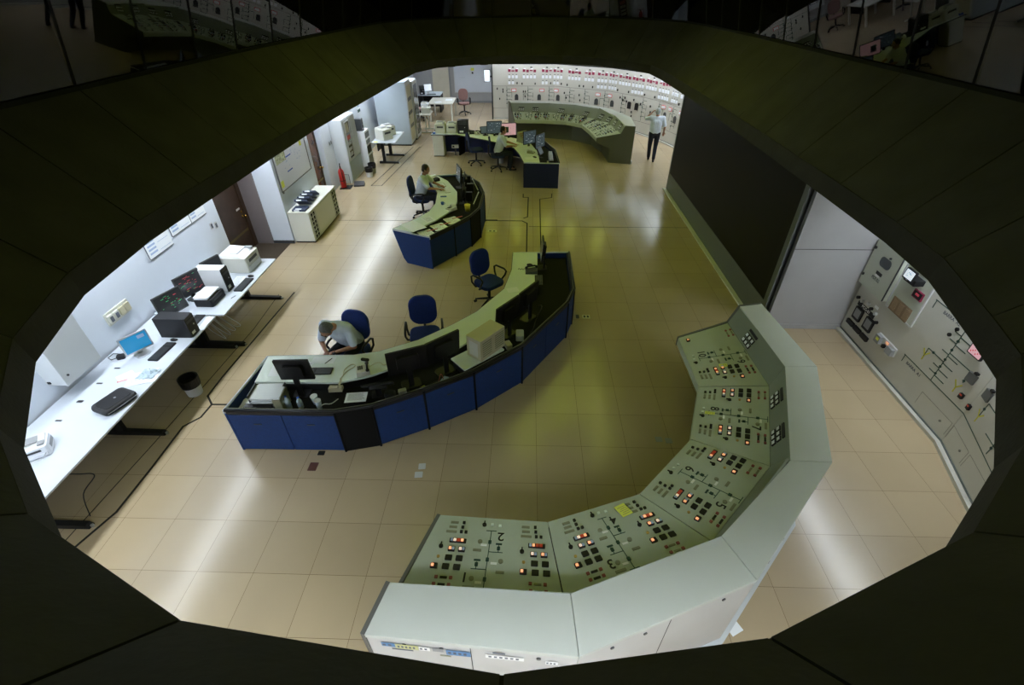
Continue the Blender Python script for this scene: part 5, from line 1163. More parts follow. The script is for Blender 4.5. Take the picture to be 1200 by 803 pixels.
for k, (x, y, lab) in enumerate(((-5.79, 0.20, 'closest to the fax machine'), (-5.78, 0.53, 'beside the black bag, second from the fax'), (-5.78, 0.87, 'third from the fax'), (-5.76, 1.18, 'nearest the blue monitor'))):
    t = thing('cable_grommet', 'dark cable opening in the left wall desk, '+lab, 'cable opening', (x, y, 0.7501)); 
    w = 0.05 if k == 1 else 0.03
    G().rbox((0, 0, 0.001), (0.09, w, 0.002), w*0.4).build('ring', M['grey'], t); G().rbox((0, 0, 0.0026), (0.075, w*0.7, 0.001), w*0.3).build('opening', M['black'], t)
def crumple(label, x, y, z, w, d, m, seed, amp=0.02, name='crumpled_bag', cat='plastic bag'):
    rn = random.Random(seed); g = G(); n = 9; vs = []
    for i in range(n):
        for j in range(n):
            e = 1-max(abs(i-4), abs(j-4))/4
            vs.append(((i/(n-1)-0.5)*w+rn.uniform(-.01, .01), (j/(n-1)-0.5)*d+rn.uniform(-.01, .01), 0.003+amp*(0.25+e)*rn.random()))
    vb = [(v[0], v[1], 0.0005) for v in vs]; fs = []
    for i in range(n-1):
        for j in range(n-1): a = i*n+j; fs.append((a, a+n, a+n+1, a+1))
    off = n*n
    fs += [tuple(reversed([q+off for q in f])) for f in fs]
    rim = [i*n for i in range(n)]+[(n-1)*n+j for j in range(1, n)]+[i*n+n-1 for i in range(n-2, -1, -1)]+[j for j in range(n-2, 0, -1)]
    fs += [(rim[k], rim[(k+1) % len(rim)], rim[(k+1) % len(rim)]+off, rim[k]+off) for k in range(len(rim))]
    g._f(vs+vb, fs); o = g.build(name, m); o.location = (x, y, z); tag(o, label, cat); return o
paper('open newspaper by the black bag on the near left wall desk', -5.28, 1.00, 0.7505, 0.4, 0.36, 0.26, n=3)
crumple('crumpled clear plastic wrapping on the newspaper', -5.24, 1.06, 0.758, 0.22, 0.20, M['bottle'], 4, 0.05)
paper('white leaflet with a red band behind the newspaper', -5.53, 1.02, 0.7505, 0.9, 0.20, 0.16, lines=False)
t = thing('leaflet_band', 'narrow red strip of card at the edge of the white leaflet', 'card', (-5.50, 0.93, 0.7535), 0.55); G().box(-0.07, 0.07, -0.012, 0.012, 0, 0.0015).build('strip', M['redink'], t); G().box(-0.06, 0.05, -0.003, 0.003, 0.0016, 0.002).build('print', M['paper'], t); t.name = 'red_card'
t = thing('power_adapter', 'black power adapter with a looped lead near the small blue monitor', 'adapter', (-5.85, 1.40, 0.7505), 0.5); G().rbox((0, 0, 0.025), (0.10, 0.09, 0.05), 0.02).build('case', M['black'], t, bevel=0.005); G().tube([(-0.05, 0, 0.02), (-0.12, 0.0, 0.01), (-0.17, 0.08, 0.008), (-0.12, 0.16, 0.008), (-0.02, 0.10, 0.01)], 0.005, 6).build('lead', M['black'], t)
mb_ = monitor('small silver monitor with a bright blue screen on the left wall desk', -5.62, 1.50, 0.7505, pi/2-0.55, 0.36, 0.27, 0.05, 0.07, 'scr_blue', 'silver')
crumple('crumpled white wire bundle behind the small blue monitor', -5.85, 1.70, 0.7505, 0.14, 0.16, M['lgrey'], 9, 0.04, 'wire_bundle', 'cables')
G().at((0, 0, 0.205), (-0.05, 0, 0)).prism([(0.04, -0.0175), (0.13, -0.0175), (0.13, -0.0168), (0.04, -0.0168)], 0.04, 0.09).build('picture_patch', M['lens_b'], mb_)
keyboard('black keyboard in front of the small blue monitor', -5.36, 1.55, 0.7505, pi/2-0.05, 0.42, 0.15)
mouse('black mouse beside the keyboard of the small blue monitor', -5.36, 1.83, 0.7505, pi/2)
tower('large black computer case lying across the left wall desk', -5.36, 1.99, 0.7505, pi/2, 0.20, 0.46, 0.33)
m2_ = monitor('wide dark monitor on the left wall desk, just behind the large black case', -5.66, 2.42, 0.7505, pi/2-0.35, 0.46, 0.37, 0.05, 0.09, 'scr_dark', 'dgrey', marks=(2, 22, ('scr_green', 'scr_red', 'scr_green')))
m3_ = monitor('wide dark monitor with red and green marks, second behind the black case', -5.68, 2.98, 0.7655, pi/2-0.35, 0.46, 0.37, 0.05, 0.09, 'scr_dark', 'dgrey', marks=(3, 30, ('scr_green', 'scr_red', 'scr_red')))
keyboard('black keyboard beside the large black computer case', -5.32, 2.27, 0.7505, pi/2, 0.44, 0.15)
paper('white papers at the joint of the two left wall desks', -5.13, 2.28, 0.7505, 0.05, 0.10, 0.36, n=2, lines=False)
t = printer('low black printer with a white lid on the left wall desk', -5.38, 2.90, 0.7655, pi/2-0.0, 0.40, 0.30, 0.15, 'black', 'black', 'winwhite', low=True, name='inkjet_printer')
G().rbox((-0.0, 0.02, 0.158), (0.38, 0.25, 0.012), 0.03).build('lid', M['winwhite'], t)
tower('pale grey computer tower with a black front on the left wall desk', -5.46, 3.27, 0.7655, pi/2, 0.19, 0.46, 0.42, 'lgrey', 'black')
monitor('small dark monitor between the grey tower and the big laser printer', -5.66, 3.62, 0.7655, pi/2-0.35, 0.38, 0.31, 0.05, 0.09, 'scr_dark', 'dgrey')
keyboard('black keyboard at the far end of the left wall desk', -5.08, 3.42, 0.7655, pi/2, 0.44, 0.15)
mouse('black mouse at the far end of the left wall desk', -5.10, 3.72, 0.7655, pi/2)
paper('white sheets behind the far black keyboard of the left wall desk', -5.26, 3.55, 0.7655, 0.1, 0.16, 0.34, n=2)
t = thing('pen', 'small dark pen lying in front of the grey tower', 'pen', (-5.06, 3.02, 0.7655), 1.2); G().cyl((-0.05, 0, 0.005), 0.005, 0.09, 10, axis='x').build('barrel', M['ink'], t); G().cyl((0.04, 0, 0.005), 0.005, 0.012, 10, r2=0.001, axis='x').build('tip', M['silver'], t)
printer('large cream laser printer at the far end of the left wall desk', -5.42, 4.08, 0.7655, pi/2, 0.48, 0.50, 0.34, 'offwhite', 'lgrey', 'winwhite', low=True)
def wbin(label, x, y, m='lgrey', r=0.13, h=0.30, bag=True):
    t = thing('waste_bin', label, 'bin', (x, y, 0)); G().lathe((0, 0, 0), [(r*0.8, 0), (r, h), (r*0.94, h), (r*0.76, 0.01)], 20).build('bucket', M[m], t, smooth=False)
    if bag: G().lathe((0, 0, 0), [(r*1.0, h*0.55), (r*1.06, h*0.85), (r*1.07, h+0.012), (r*0.92, h+0.012), (r*0.85, h*0.7)], 20).build('bin_liner', M['black'], t)
    else: G().lathe((0, 0, h-0.01), [(r*1.03, 0), (r*1.03, 0.02), (r*0.95, 0.02), (r*0.95, 0)], 20).build('rim', M['black'], t)
    return t
wbin('white bin with a black liner under the near left wall desk', -5.16, 1.50)
wbin('grey bin with a black rim beside the white shelf tower, nearer one', -5.22, 11.62, r=0.12, h=0.28); wbin('grey green bin behind the nearer one beside the white shelf tower', -5.22, 12.0, 'label', r=0.12, h=0.30)
cable('black lead hanging under the near end of the wall desk', [(-5.25, -0.55, 0.72), (-5.15, -0.45, 0.6), (-5.1, -0.35, 0.45), (-5.2, -0.5, 0.3), (-5.2, -0.6, 0.02)], 'black', 0.006)
for k in range(4):
    y0 = 2.55+0.12*k; cable('pale cable hanging under the joint of the left wall desks, '+('first', 'second', 'third', 'fourth')[k]+' from the viewer', [(-5.40, y0, 0.70), (-5.30, y0+0.05, 0.45), (-5.25+0.03*k, y0+0.12, 0.20), (-5.32, y0+0.2, 0.10), (-5.42, y0+0.1, 0.35), (-5.45, y0+0.02, 0.68)], 'lgrey', 0.005)
# wall mounted things, left
t = thing('electrical_box', 'pale green metal cabinet mounted on the near left wall', 'wall cabinet', (-6.12, 0.87, 0.96))
G().box(0, 0.25, -0.28, 0.28, 0, 0.75).build('case', M['cabgrey'], t, bevel=0.004); G().box(0.2505, 0.268, -0.285, 0.285, -0.005, 0.755).build('door', M['cabgrey'], t, bevel=0.004)
o = G().cyl((0.2685, -0.21, 0.12), 0.013, 0.012, 12, axis='x').build('door_lock', M['black'], t); G().box(0.03, 0.07, -0.2905, -0.281, 0.03, 0.06).build('hinge', M['black'], t)
t = thing('socket_plate', 'cream plate of four sockets on the left wall above the blue monitor', 'socket plate', (-6.1195, 1.97, 1.14))
G().rbox((0.01, 0, 0), (0.02, 0.46, 0.19), 0.01, 'x').build('plate', M['offwhite'], t)
for k in range(4): G().rbox((0.034, -0.165+k*0.11, 0), (0.028, 0.09, 0.12), 0.008, 'x').build('socket', M['beige'] if k > 1 else M['offwhite'], t)
for k in range(2): G().rbox((0.0495, -0.165+k*0.11, -0.005), (0.003, 0.055, 0.08), 0.006, 'x').build('socket_face', M['ink'], t)
for k, (y, z, w, h) in enumerate(((3.27, 1.68, 0.60, 0.42), (3.90, 1.78, 0.56, 0.42), (4.42, 1.78, 0.46, 0.42))):
    lab = ('nearest to the viewer', 'in the middle', 'nearest the brown door')[k]
    t = thing('wall_notice', 'white printed notice in a clear sleeve on the left wall, '+lab, 'notice', (-6.119, y, z), 0, None)
    G().box(0, 0.008, -w/2, w/2, -h/2, h/2).build('board', M['paper'], t)
    g = G()
    for q in range(5): g.box(0.0082, 0.0092, -w*0.42, -w*0.12, -h*0.38+q*0.06, -h*0.38+q*0.06+0.03)
    g.box(0.0082, 0.0092, -w*0.02, w*0.42, -h*0.40, -h*0.385); g.box(0.0082, 0.0092, -w*0.02, w*0.42, -h*0.1, -h*0.085); g.build('print', M['lens_b'], t)
    G().box(0.0005, 0.012, -w/2-0.008, -w/2, -h/2, h/2).build('edge_strip', M['ink'], t)
    G().box(0.0005, 0.012, -w/2, w/2, -h/2-0.008, -h/2).build('lower_edge', M['dgrey'], t)
for k, (y, z) in enumerate(((4.66, 1.26), (4.79, 1.22))):
    t = thing('light_switch', 'dark fronted switch beside the brown door, '+('left one', 'right one')[k], 'light switch', (-6.119, y, z+0.05)); G().rbox((0.005, 0, 0), (0.01, 0.08, 0.12), 0.01, 'x').build('plate', M['lgrey'], t); G().rbox((0.014, 0, 0), (0.008, 0.045, 0.08), 0.006, 'x').build('rocker', M['ink'], t)
# pier cabinet with binders, whiteboard
t = thing('low_cabinet', 'cream low cabinet with open pigeonholes under the whiteboard', 'cabinet', (-5.40, 7.62, 0))
g = G(); g.box(-0.29, 0.20, -0.90, 0.93, 0.04, 0.725); g.build('body', M['cabcream'], t)
G().rbox((-0.035, 0.015, 0.7385), (0.515, 1.86, 0.025), 0.01).build('cabinet_top', M['offwhite'], t, bevel=0.003)
G().box(-0.27, 0.18, -0.88, 0.91, 0, 0.039).build('plinth', M['black'], t)
G().box(0.2005, 0.218, -0.54, 0.58, 0.05, 0.70).build('sliding_door', M['cabcream'], t)
for y0 in (-0.84, 0.62):
    gg = G(); gg.box(0.2005, 0.206, y0, y0+0.26, 0.06, 0.70); fr_ = gg.build('pigeonhole_unit', M['blackm'], t)
    g2_ = G()
    for q in range(7): g2_.box(0.2062, 0.216, y0, y0+0.26, 0.06+q*0.104, 0.072+q*0.104)
    g2_.box(0.2062, 0.216, y0, y0+0.012, 0.06, 0.70); g2_.box(0.2062, 0.216, y0+0.248, y0+0.26, 0.06, 0.70); g2_.box(0.2062, 0.216, y0+0.124, y0+0.136, 0.06, 0.70); g2_.build('pigeonhole_frame', M['cabcream'], fr_)
    g3_ = G()
    for q in range(6): g3_.box(0.2063, 0.212, y0+0.02, y0+0.11, 0.085+q*0.104, 0.10+q*0.104); g3_.box(0.2063, 0.212, y0+0.15, y0+0.22, 0.085+q*0.104, 0.11+q*0.104)
    g3_.build('papers_inside', M['label'], fr_)
for k, (x, y, rr, lab) in enumerate(((-5.44, 6.90, 0.02, 'nearest the viewer'), (-5.45, 7.10, 0.04, 'second from the viewer'), (-5.46, 7.30, 0.02, 'third from the viewer'), (-5.47, 7.50, 0.05, 'fourth from the viewer'), (-5.48, 7.70, 0.08, 'farthest from the viewer'))):
    t = thing('ring_binder', 'navy ring binder lying slanted on the cream cabinet, '+lab, 'binder', (x, y, 0.7515), rr)
    a = 0.62 if k else 0.0; p0 = (0, 0.02, 0.0805) if k else (0, 0, 0.0)
    T = G().at(p0, (-a, 0, 0)); T.box(-0.15, 0.16, -0.13, 0.13, 0.0005, 0.045); T.build('cover', M['binder'], t, bevel=0.004)
    T = G().at(p0, (-a, 0, 0)); T.box(-0.13, 0.14, 0.1302, 0.132, 0.006, 0.040); T.build('page_edge', M['paper'], t)
    T = G().at(p0, (-a, 0, 0)); T.box(-0.10, 0.02, -0.132, -0.1302, 0.008, 0.038); T.build('spine_label', M['paper'], t)
    T = G().at(p0, (-a, 0, 0)); T.box(-0.08, 0.06, -0.11, -0.055, 0.0455, 0.047); T.build('cover_label', M['paper'], t)
t = thing('whiteboard', 'whiteboard with handwriting and yellow notes on the pier above the cream cabinet', 'whiteboard', (-5.7095, 7.70, 1.70))
G().box(0, 0.012, -0.88, 0.86, -0.50, 0.50).build('board', M['winwhite'], t)
g = G(); g.box(0, 0.022, -0.905, -0.88, -0.52, 0.52); g.box(0, 0.022, 0.86, 0.885, -0.52, 0.52); g.box(0, 0.022, -0.88, 0.86, 0.50, 0.52); g.box(0, 0.022, -0.88, 0.86, -0.52, -0.50); g.build('frame', M['dinst'], t)
G().box(0.022, 0.045, -0.91, -0.87, -0.54, -0.48).build('corner_cap', M['dgrey'], t); G().box(0.0222, 0.05, 0.86, 0.90, 0.20, 0.24).build('marker_clip', M['lgrey'], t)
G().box(0.0125, 0.014, -0.84, -0.70, -0.44, -0.30).build('yellow_note', M['yellow'], t); G().box(0.0125, 0.014, 0.55, 0.66, 0.12, 0.24).build('yellow_note', M['yellow'], t)
g = G(); g.box(0.0125, 0.014, -0.80, -0.30, 0.05, 0.48); g.build('posted_map', mat('map_print', (0.45, 0.48, 0.30), 0.8, var=0.6, scale=25), t)
g = G(); rn = random.Random(11)
for k in range(46): y = rn.uniform(-0.6, 0.7); z = rn.uniform(-0.15, 0.42); g.box(0.0126, 0.0136, y, y+rn.uniform(0.02, 0.06), z, z+0.01)
g.build('handwriting', M['lens_b'], t)
g = G(); g.box(0.0126, 0.0138, -0.45, -0.02, 0.08, 0.105); g.box(0.0126, 0.0138, -0.38, -0.1, -0.22, -0.195); g.build('blue_marks', M['inkblue'], t)
# switches on the second pier
for k, y in enumerate((10.66, 10.79)):
    t = thing('light_switch', 'dark switch on the white pier by the extinguisher, '+('left one', 'right one')[k], 'light switch', (-5.919, y, 1.25)); G().rbox((0.005, 0, 0), (0.01, 0.06, 0.10), 0.02, 'x').build('plate', M['grey'], t); G().rbox((0.013, 0, 0), (0.008, 0.03, 0.06), 0.006, 'x').build('rocker', M['black'], t)
# extinguisher on a floor stand
t = thing('fire_extinguisher', 'red fire extinguisher standing beside the pale grey cabinet', 'fire extinguisher', (-5.72, 10.55, 0.02), 0.3)
G().lathe((0, 0, 0), [(0.08, 0.0), (0.085, 0.01), (0.085, 0.44), (0.07, 0.50), (0.035, 0.54), (0.03, 0.57)], 22).build('cylinder', M['red'], t, smooth=True)
G().cyl((0, 0, 0.57), 0.025, 0.05, 12).build('valve', M['brass'], t); G().hexa([(-0.015, -0.02, 0.62), (0.015, -0.02, 0.62), (0.015, 0.12, 0.66), (-0.015, 0.12, 0.66)], [(-0.015, -0.02, 0.635), (0.015, -0.02, 0.635), (0.015, 0.12, 0.675), (-0.015, 0.12, 0.675)]).build('lever', M['black'], t)
G().tube([(0, -0.02, 0.60), (0, -0.10, 0.66), (0.02, -0.14, 0.55), (0.03, -0.115, 0.30), (0.03, -0.10, 0.15)], 0.011, 8).build('hose', M['black'], t, smooth=True); G().cyl((0, 0, 0.20), 0.087, 0.02, 22).build('band', M['black'], t); G().box(-0.03, 0.03, 0.083, 0.0875, 0.28, 0.38).build('label_plate', M['paper'], t)
t = thing('extinguisher_stand', 'black floor stand beneath the red fire extinguisher', 'stand', (-5.66, 10.58, 0)); G().rbox((0, 0, 0.009), (0.34, 0.34, 0.018), 0.03).build('plate', M['black'], t); G().tube([(0.10, 0.12, 0.01), (0.10, 0.12, 0.35), (-0.05, 0.12, 0.35)], 0.008, 6).build('upright', M['black'], t)
t = thing('black_doorstop', 'flat black box on the floor at the foot of the pale grey cabinet', 'box', (-5.32, 10.78, 0), 0.2); g = G(); g.hexa([(-0.16, -0.12, 0), (0.16, -0.12, 0), (0.16, 0.12, 0), (-0.16, 0.12, 0)], [(-0.15, -0.11, 0.04), (0.15, -0.11, 0.04), (0.15, 0.11, 0.10), (-0.15, 0.11, 0.10)]); g.build('case', M['black'], t); G().box(-0.12, 0.12, -0.122, -0.1195, 0.01, 0.03).build('edge', M['dgrey'], t); t.name = 'floor_box'
# pale grey electrical cabinet with a window
t = thing('equipment_cabinet', 'tall pale grey cabinet with a glazed instrument window beside the extinguisher', 'cabinet', (-5.76, 11.60, 0))
G().box(-0.23, 0.18, -0.62, 0.58, 0.0, 1.80).build('body', M['cabgrey'], t, bevel=0.004); g = G(); g.box(0.1805, 0.196, -0.60, 0.12, 0.62, 1.77); g.build('door', M['cabgrey'], t); g = G(); g.box(0.1805, 0.196, 0.14, 0.56, 0.62, 1.77); g.build('door', M['cabgrey'], t); G().box(0.1805, 0.196, -0.60, 0.56, 0.06, 0.60).build('lower_panel', M['steelblue'], t)
wn_ = G().box(0.1965, 0.20, -0.42, -0.06, 0.68, 1.68).build('window', M['glassdark'], t)
g = G(); g.box(0.1966, 0.21, -0.45, -0.42, 0.65, 1.71); g.box(0.1966, 0.21, -0.06, -0.03, 0.65, 1.71); g.box(0.1966, 0.21, -0.42, -0.06, 0.65, 0.68); g.box(0.1966, 0.21, -0.42, -0.06, 1.68, 1.71); g.build('window_frame', M['lgrey'], t)
for k, (z, h, m) in enumerate(((1.40, 0.26, 'beige'), (1.20, 0.12, 'redink'), (1.05, 0.10, 'lgrey'), (0.90, 0.08, 'lgrey'), (0.74, 0.10, 'lgrey'))): G().box(0.2002, 0.206, -0.38, -0.14, z, z+h).build('instrument', M[m], wn_)
# white shelf tower with a black speaker and a plant pot on top
t = thing('shelf_tower', 'narrow white tower with dark open bays beside the bins', 'shelf unit', (-5.53, 12.50, 0)); g = G(); g.box(-0.16, 0.16, -0.22, 0.28, 0, 1.20); g.build('body', M['winwhite'], t)
for k, (z0, z1) in enumerate(((0.98, 1.14), (0.80, 0.92), (0.50, 0.74), (0.06, 0.44))): G().box(0.1605, 0.164, -0.18, 0.24, z0, z1).build('open_bay', M['dgrey'] if k < 3 else M['grey'], t)
for k, z in enumerate((0.94, 0.76, 0.46)): G().box(0.1605, 0.19, -0.22, 0.28, z, z+0.025).build('shelf_edge', M['winwhite'], t)
tower('dark blue grey box standing on the white shelf tower', -5.55, 12.42, 1.2005, pi/2, 0.18, 0.22, 0.36, 'dgrey', 'ink')
t = thing('small_vase', 'pale green pot on the white shelf tower beside the dark box', 'pot', (-5.55, 12.68, 1.2005)); G().lathe((0, 0, 0), [(0.05, 0), (0.075, 0.08), (0.06, 0.15), (0.05, 0.15), (0.06, 0.08), (0.04, 0.01)], 16).build('pot', M['offwhite'], t, smooth=True); G().ell((0, 0, 0.17), (0.06, 0.06, 0.05), 10, 6).build('leaves', M['label'], t); t.name = 'plant_pot'
# printer table
t_table('printer_table', 'small white table with black legs carrying two cream printers', -5.35, -4.56, 12.75, 14.25, legs=(-0.45, 0.45))
printer('cream laser printer on the small white table, the nearer one', -5.02, 13.22, 0.7505, pi/2-0.6, 0.42, 0.42, 0.38, 'offwhite')
printer('cream printer with a raised lid on the small white table, behind the nearer one', -5.02, 13.80, 0.7505, pi/2-0.6, 0.40, 0.36, 0.34, 'offwhite')
paper('white paper pile at the far corner of the printer table', -4.72, 14.05, 0.7505, 0.2, 0.22, 0.20, n=5, lines=False)
paper('yellow pad at the near edge of the printer table', -5.22, 12.82, 0.7505, 0.2, 0.12, 0.10, m='yellow', n=2, lines=False)
t = thing('wall_notice', 'small blue and white poster on the wall above the printer table', 'notice', (-5.998, 14.05, 1.63)); G().box(0, 0.008, -0.16, 0.16, -0.22, 0.22).build('sheet', M['paper'], t); G().box(0.0082, 0.0095, -0.15, 0.15, -0.21, -0.12).build('dark_band', M['line'], t); G().box(0.0082, 0.0095, -0.10, 0.10, -0.05, 0.17).build('picture', M['lens_b'], t)
# tall lockers
def locker(label, x0, x1, y0, y1, h, m, glass):
    t = thing('server_cabinet', label, 'cabinet', ((x0+x1)/2, (y0+y1)/2, 0)); w, d = x1-x0, y1-y0
    G().box(-w/2, w/2, -d/2, d/2, 0.05, h).build('body', M[m], t, bevel=0.005); G().box(-w/2+0.02, w/2-0.02, -d/2+0.02, d/2-0.02, 0, 0.049).build('plinth', M['black'], t)
    dd = G().box(w/2+0.001, w/2+0.022, -d/2+0.02, d/2-0.02, 0.08, h-0.03).build('door', M['lgrey'], t)
    if glass:
        gl_ = G().box(w/2+0.0225, w/2+0.025, -d/2+0.09, d/2-0.09, 0.18, h-0.14).build('door_glass', M['beige'] if glass == 2 else M['glassdark'], dd)
        for k in range(3): G().box(w/2+0.0255, w/2+0.028, -d/2+0.14, d/2-0.16, 0.6+k*0.45, 0.72+k*0.45).build('rack_unit', M['dgrey'], dd)
    G().box(w/2+0.0225, w/2+0.04, -d/2+0.04, -d/2+0.06, h*0.45, h*0.55).build('door_handle', M['black'], dd)
    return t
locker('tall blue grey equipment cabinet behind the printer table', -5.75, -4.58, 15.25, 16.10, 2.15, 'steelblue', 2)
locker('tall narrow pale cabinet beyond the blue grey one', -5.45, -4.52, 16.13, 16.95, 2.05, 'cabgrey', 1)
# far left corner
t = thing('printer_stand', 'small cream stand with a printer at the far left', 'table', (-4.35, 17.55, 0)); G().rbox((0, 0, 0.69), (0.42, 0.80, 0.03), 0.01).build('tabletop', M['offwhite'], t)
for a in (-0.33, 0.33): G().box(-0.02, 0.02, a-0.02, a+0.02, 0.04, 0.675).build('leg', M['offwhite'], t); G().box(-0.2, 0.2, a-0.025, a+0.025, 0, 0.04).build('foot', M['offwhite'], t)
printer('cream printer on the small far stand', -4.35, 17.55, 0.7055, pi/2, 0.36, 0.36, 0.24, 'offwhite')
printer('white printer stacked above the far stand, behind the first', -4.45, 17.95, 0.7055, pi/2, 0.30, 0.30, 0.34, 'winwhite')
t = thing('meeting_table', 'white far table near the whiteboard with papers on it', 'table', (-4.02, 19.85, 0)); G().rbox((0, 0, 0.735), (1.10, 1.40, 0.03), 0.01).build('tabletop', M['offwhite'], t)
for sx in (-0.48, 0.48):
    for sy in (-0.63, 0.63): G().box(sx-0.03, sx+0.03, sy-0.03, sy+0.03, 0, 0.72).build('leg', M['offwhite'], t)
paper('loose white papers on the far table', -4.15, 19.45, 0.7505, 0.4, 0.30, 0.25, n=4, lines=False); paper('second pile of papers on the far table, nearer the pink chair', -3.75, 20.0, 0.7505, 0.1, 0.30, 0.40, n=2, lines=False)
t = thing('corner_desk', 'dark corner desk with equipment beyond the far table', 'desk', (-4.85, 21.6, 0)); G().rbox((0, 0, 0.735), (1.1, 1.0, 0.03), 0.01).build('tabletop', M['steelblue'], t)
for s in (-1, 1): G().box(s*0.5-0.03, s*0.5+0.03, -0.45, 0.45, 0, 0.72).build('side_panel', M['black'], t)
G().box(-0.45, 0.45, 0.40, 0.44, 0.1, 0.72).build('modesty_panel', M['black'], t)
monitor('white framed monitor on the corner desk', -4.95, 21.55, 0.7505, 0.4, 0.36, 0.30, 0.2, 0.10, 'scr_white', 'lgrey')
tower('black computer on the corner desk', -5.2, 21.35, 0.7505, 0.3, 0.22, 0.30, 0.36); keyboard('black keyboard on the corner desk', -4.75, 21.3, 0.7505, 0.3, 0.42, 0.16)
# far whiteboard wall
g = G(); g.box(-6.0, 0.2, 23.50, 23.6, 0, ZC); struct('wall_far.001', g, M['grey_panel'])
g = G(); g.box(-5.0, -4.13, 23.35, 23.499, 0, ZC); struct('wall_far.002', g, M['wall_warm'])
g = G(); g.box(-4.13, 0.1, 23.47, 23.499, 0, 0.10); struct('baseboard_far', g, M['grey'])
g = G(); g.box(-4.16, -4.12, 23.33, 23.5, 0, ZC); struct('trim_10', g, M['grey'])
t = thing('whiteboard', 'large pale whiteboard on the far wall with a yellow note', 'whiteboard', (-2.95, 23.495, 1.30))
G().box(-0.95, 1.6, -0.012, 0, -0.80, 0.85).build('board', M['wall'], t); g = G(); g.box(-0.98, 1.62, -0.02, 0, -0.83, -0.80); g.box(-0.98, 1.62, -0.02, 0, 0.85, 0.88); g.box(-0.98, -0.95, -0.02, 0, -0.80, 0.85); g.build('frame', M['silver'], t)
G().box(-0.10, 0.06, -0.0145, -0.0125, 0.16, 0.28).build('yellow_note', M['yellow'], t); G().box(-0.06, 0.02, -0.0145, -0.0125, 0.02, 0.10).build('black_mark', M['black'], t)
g = G()
for x in (-0.7, 0.4): g.box(x, x+0.30, -0.0135, -0.0125, -0.15, -0.145)
g.build('handwriting', M['grey'], t)
t = monitor('small black framed screen hanging by the edge of the far mimic board', -1.96, 19.76, 1.50, 0.0, 0.28, 0.48, 0.0, 0.0, 'scr_white', 'black', name='wall_screen', cat='screen')
for ch in list(t.children):
    if ch.name.startswith('stand'): bpy.data.objects.remove(ch)
G().box(0.0, 0.188, 0.02, 0.05, 0.18, 0.24).build('bracket', M['dgrey'], t)
# small monitor on a bracket at the right board
t = monitor('small white lit screen on a black bracket high on the right wall board', 5.24, 2.42, 1.50, -pi/2, 0.20, 0.16, 0.1, 0.06, 'scr_white', 'black', marks=(13, 5, ('ink',)), name='bracket_screen', cat='screen')
for ch in list(t.children):
    if ch.name.startswith('stand'): bpy.data.objects.remove(ch)
G().box(-0.10, 0.12, 0.02, 0.165, 0.02, 0.10).build('bracket', M['black'], t)
# stickers and tags on the back of the near console (its first bay)
a, b = V3((-1.31, -2.21, 0)), V3((0.23, -2.31, 0)); d = (b-a).normalized(); out = V3((d.y, -d.x, 0))
def back(name, lab, s, z, w, h, m, cat='label', marks=None):
    g = G(); g.box(-w/2, w/2, -h/2, h/2, 0.0004, 0.002); o = g.build(name, m); o.matrix_world = frame3(a+d*s+out*0.0005+V3((0, 0, z)), d, out); tag(o, lab, cat)
    if marks:
        g = G()
        for k in range(marks): g.box(-w*0.42+k*w*0.85/marks, -w*0.42+(k+0.55)*w*0.85/marks, -h*0.25, h*0.2, 0.0021, 0.0028)
        g.build('print', M['ink'], o)
    return o
back('sticker', 'blue sticker at the left end of the near console back', 0.16, 1.07, 0.10, 0.06, M['stick_b'], 'sticker', 2)
back('sticker', 'yellow and white sticker in the near console back row', 0.30, 1.06, 0.17, 0.07, M['stick_y'], 'sticker', 5)
back('sticker', 'white sticker between the yellow and the grey ones', 0.43, 1.06, 0.08, 0.06, M['labelw'], 'sticker', 2)
back('sticker', 'grey sticker in the near console back row', 0.53, 1.06, 0.08, 0.05, M['grey'], 'sticker')
back('sticker', 'blue and white sticker at the right of the near console back row', 0.68, 1.04, 0.18, 0.08, M['stick_b'], 'sticker', 4)
back('label_tag', 'thin dark label under the coloured stickers', 0.26, 1.005, 0.16, 0.018, M['ink']); back('label_tag', 'small grey label under the grey sticker', 0.58, 0.97, 0.08, 0.02, M['label'])
back('label_tag', 'long white label strip at the top of the near console door seam', 1.02, 1.05, 0.28, 0.055, M['labelw'], marks=6); back('label_tag', 'tiny dark nameplate above the long white strip', 0.98, 1.12, 0.09, 0.02, M['ink'])
back('label_tag', 'white square tag right of the long strip, upper one', 1.36, 1.04, 0.09, 0.05, M['labelw'], marks=3); back('label_tag', 'white square tag right of the long strip, lower one', 1.45, 0.98, 0.085, 0.055, M['labelw'], marks=3); back('label_tag', 'white curled tag low on the near console back', 1.29, 0.86, 0.09, 0.06, M['labelw'], marks=3)
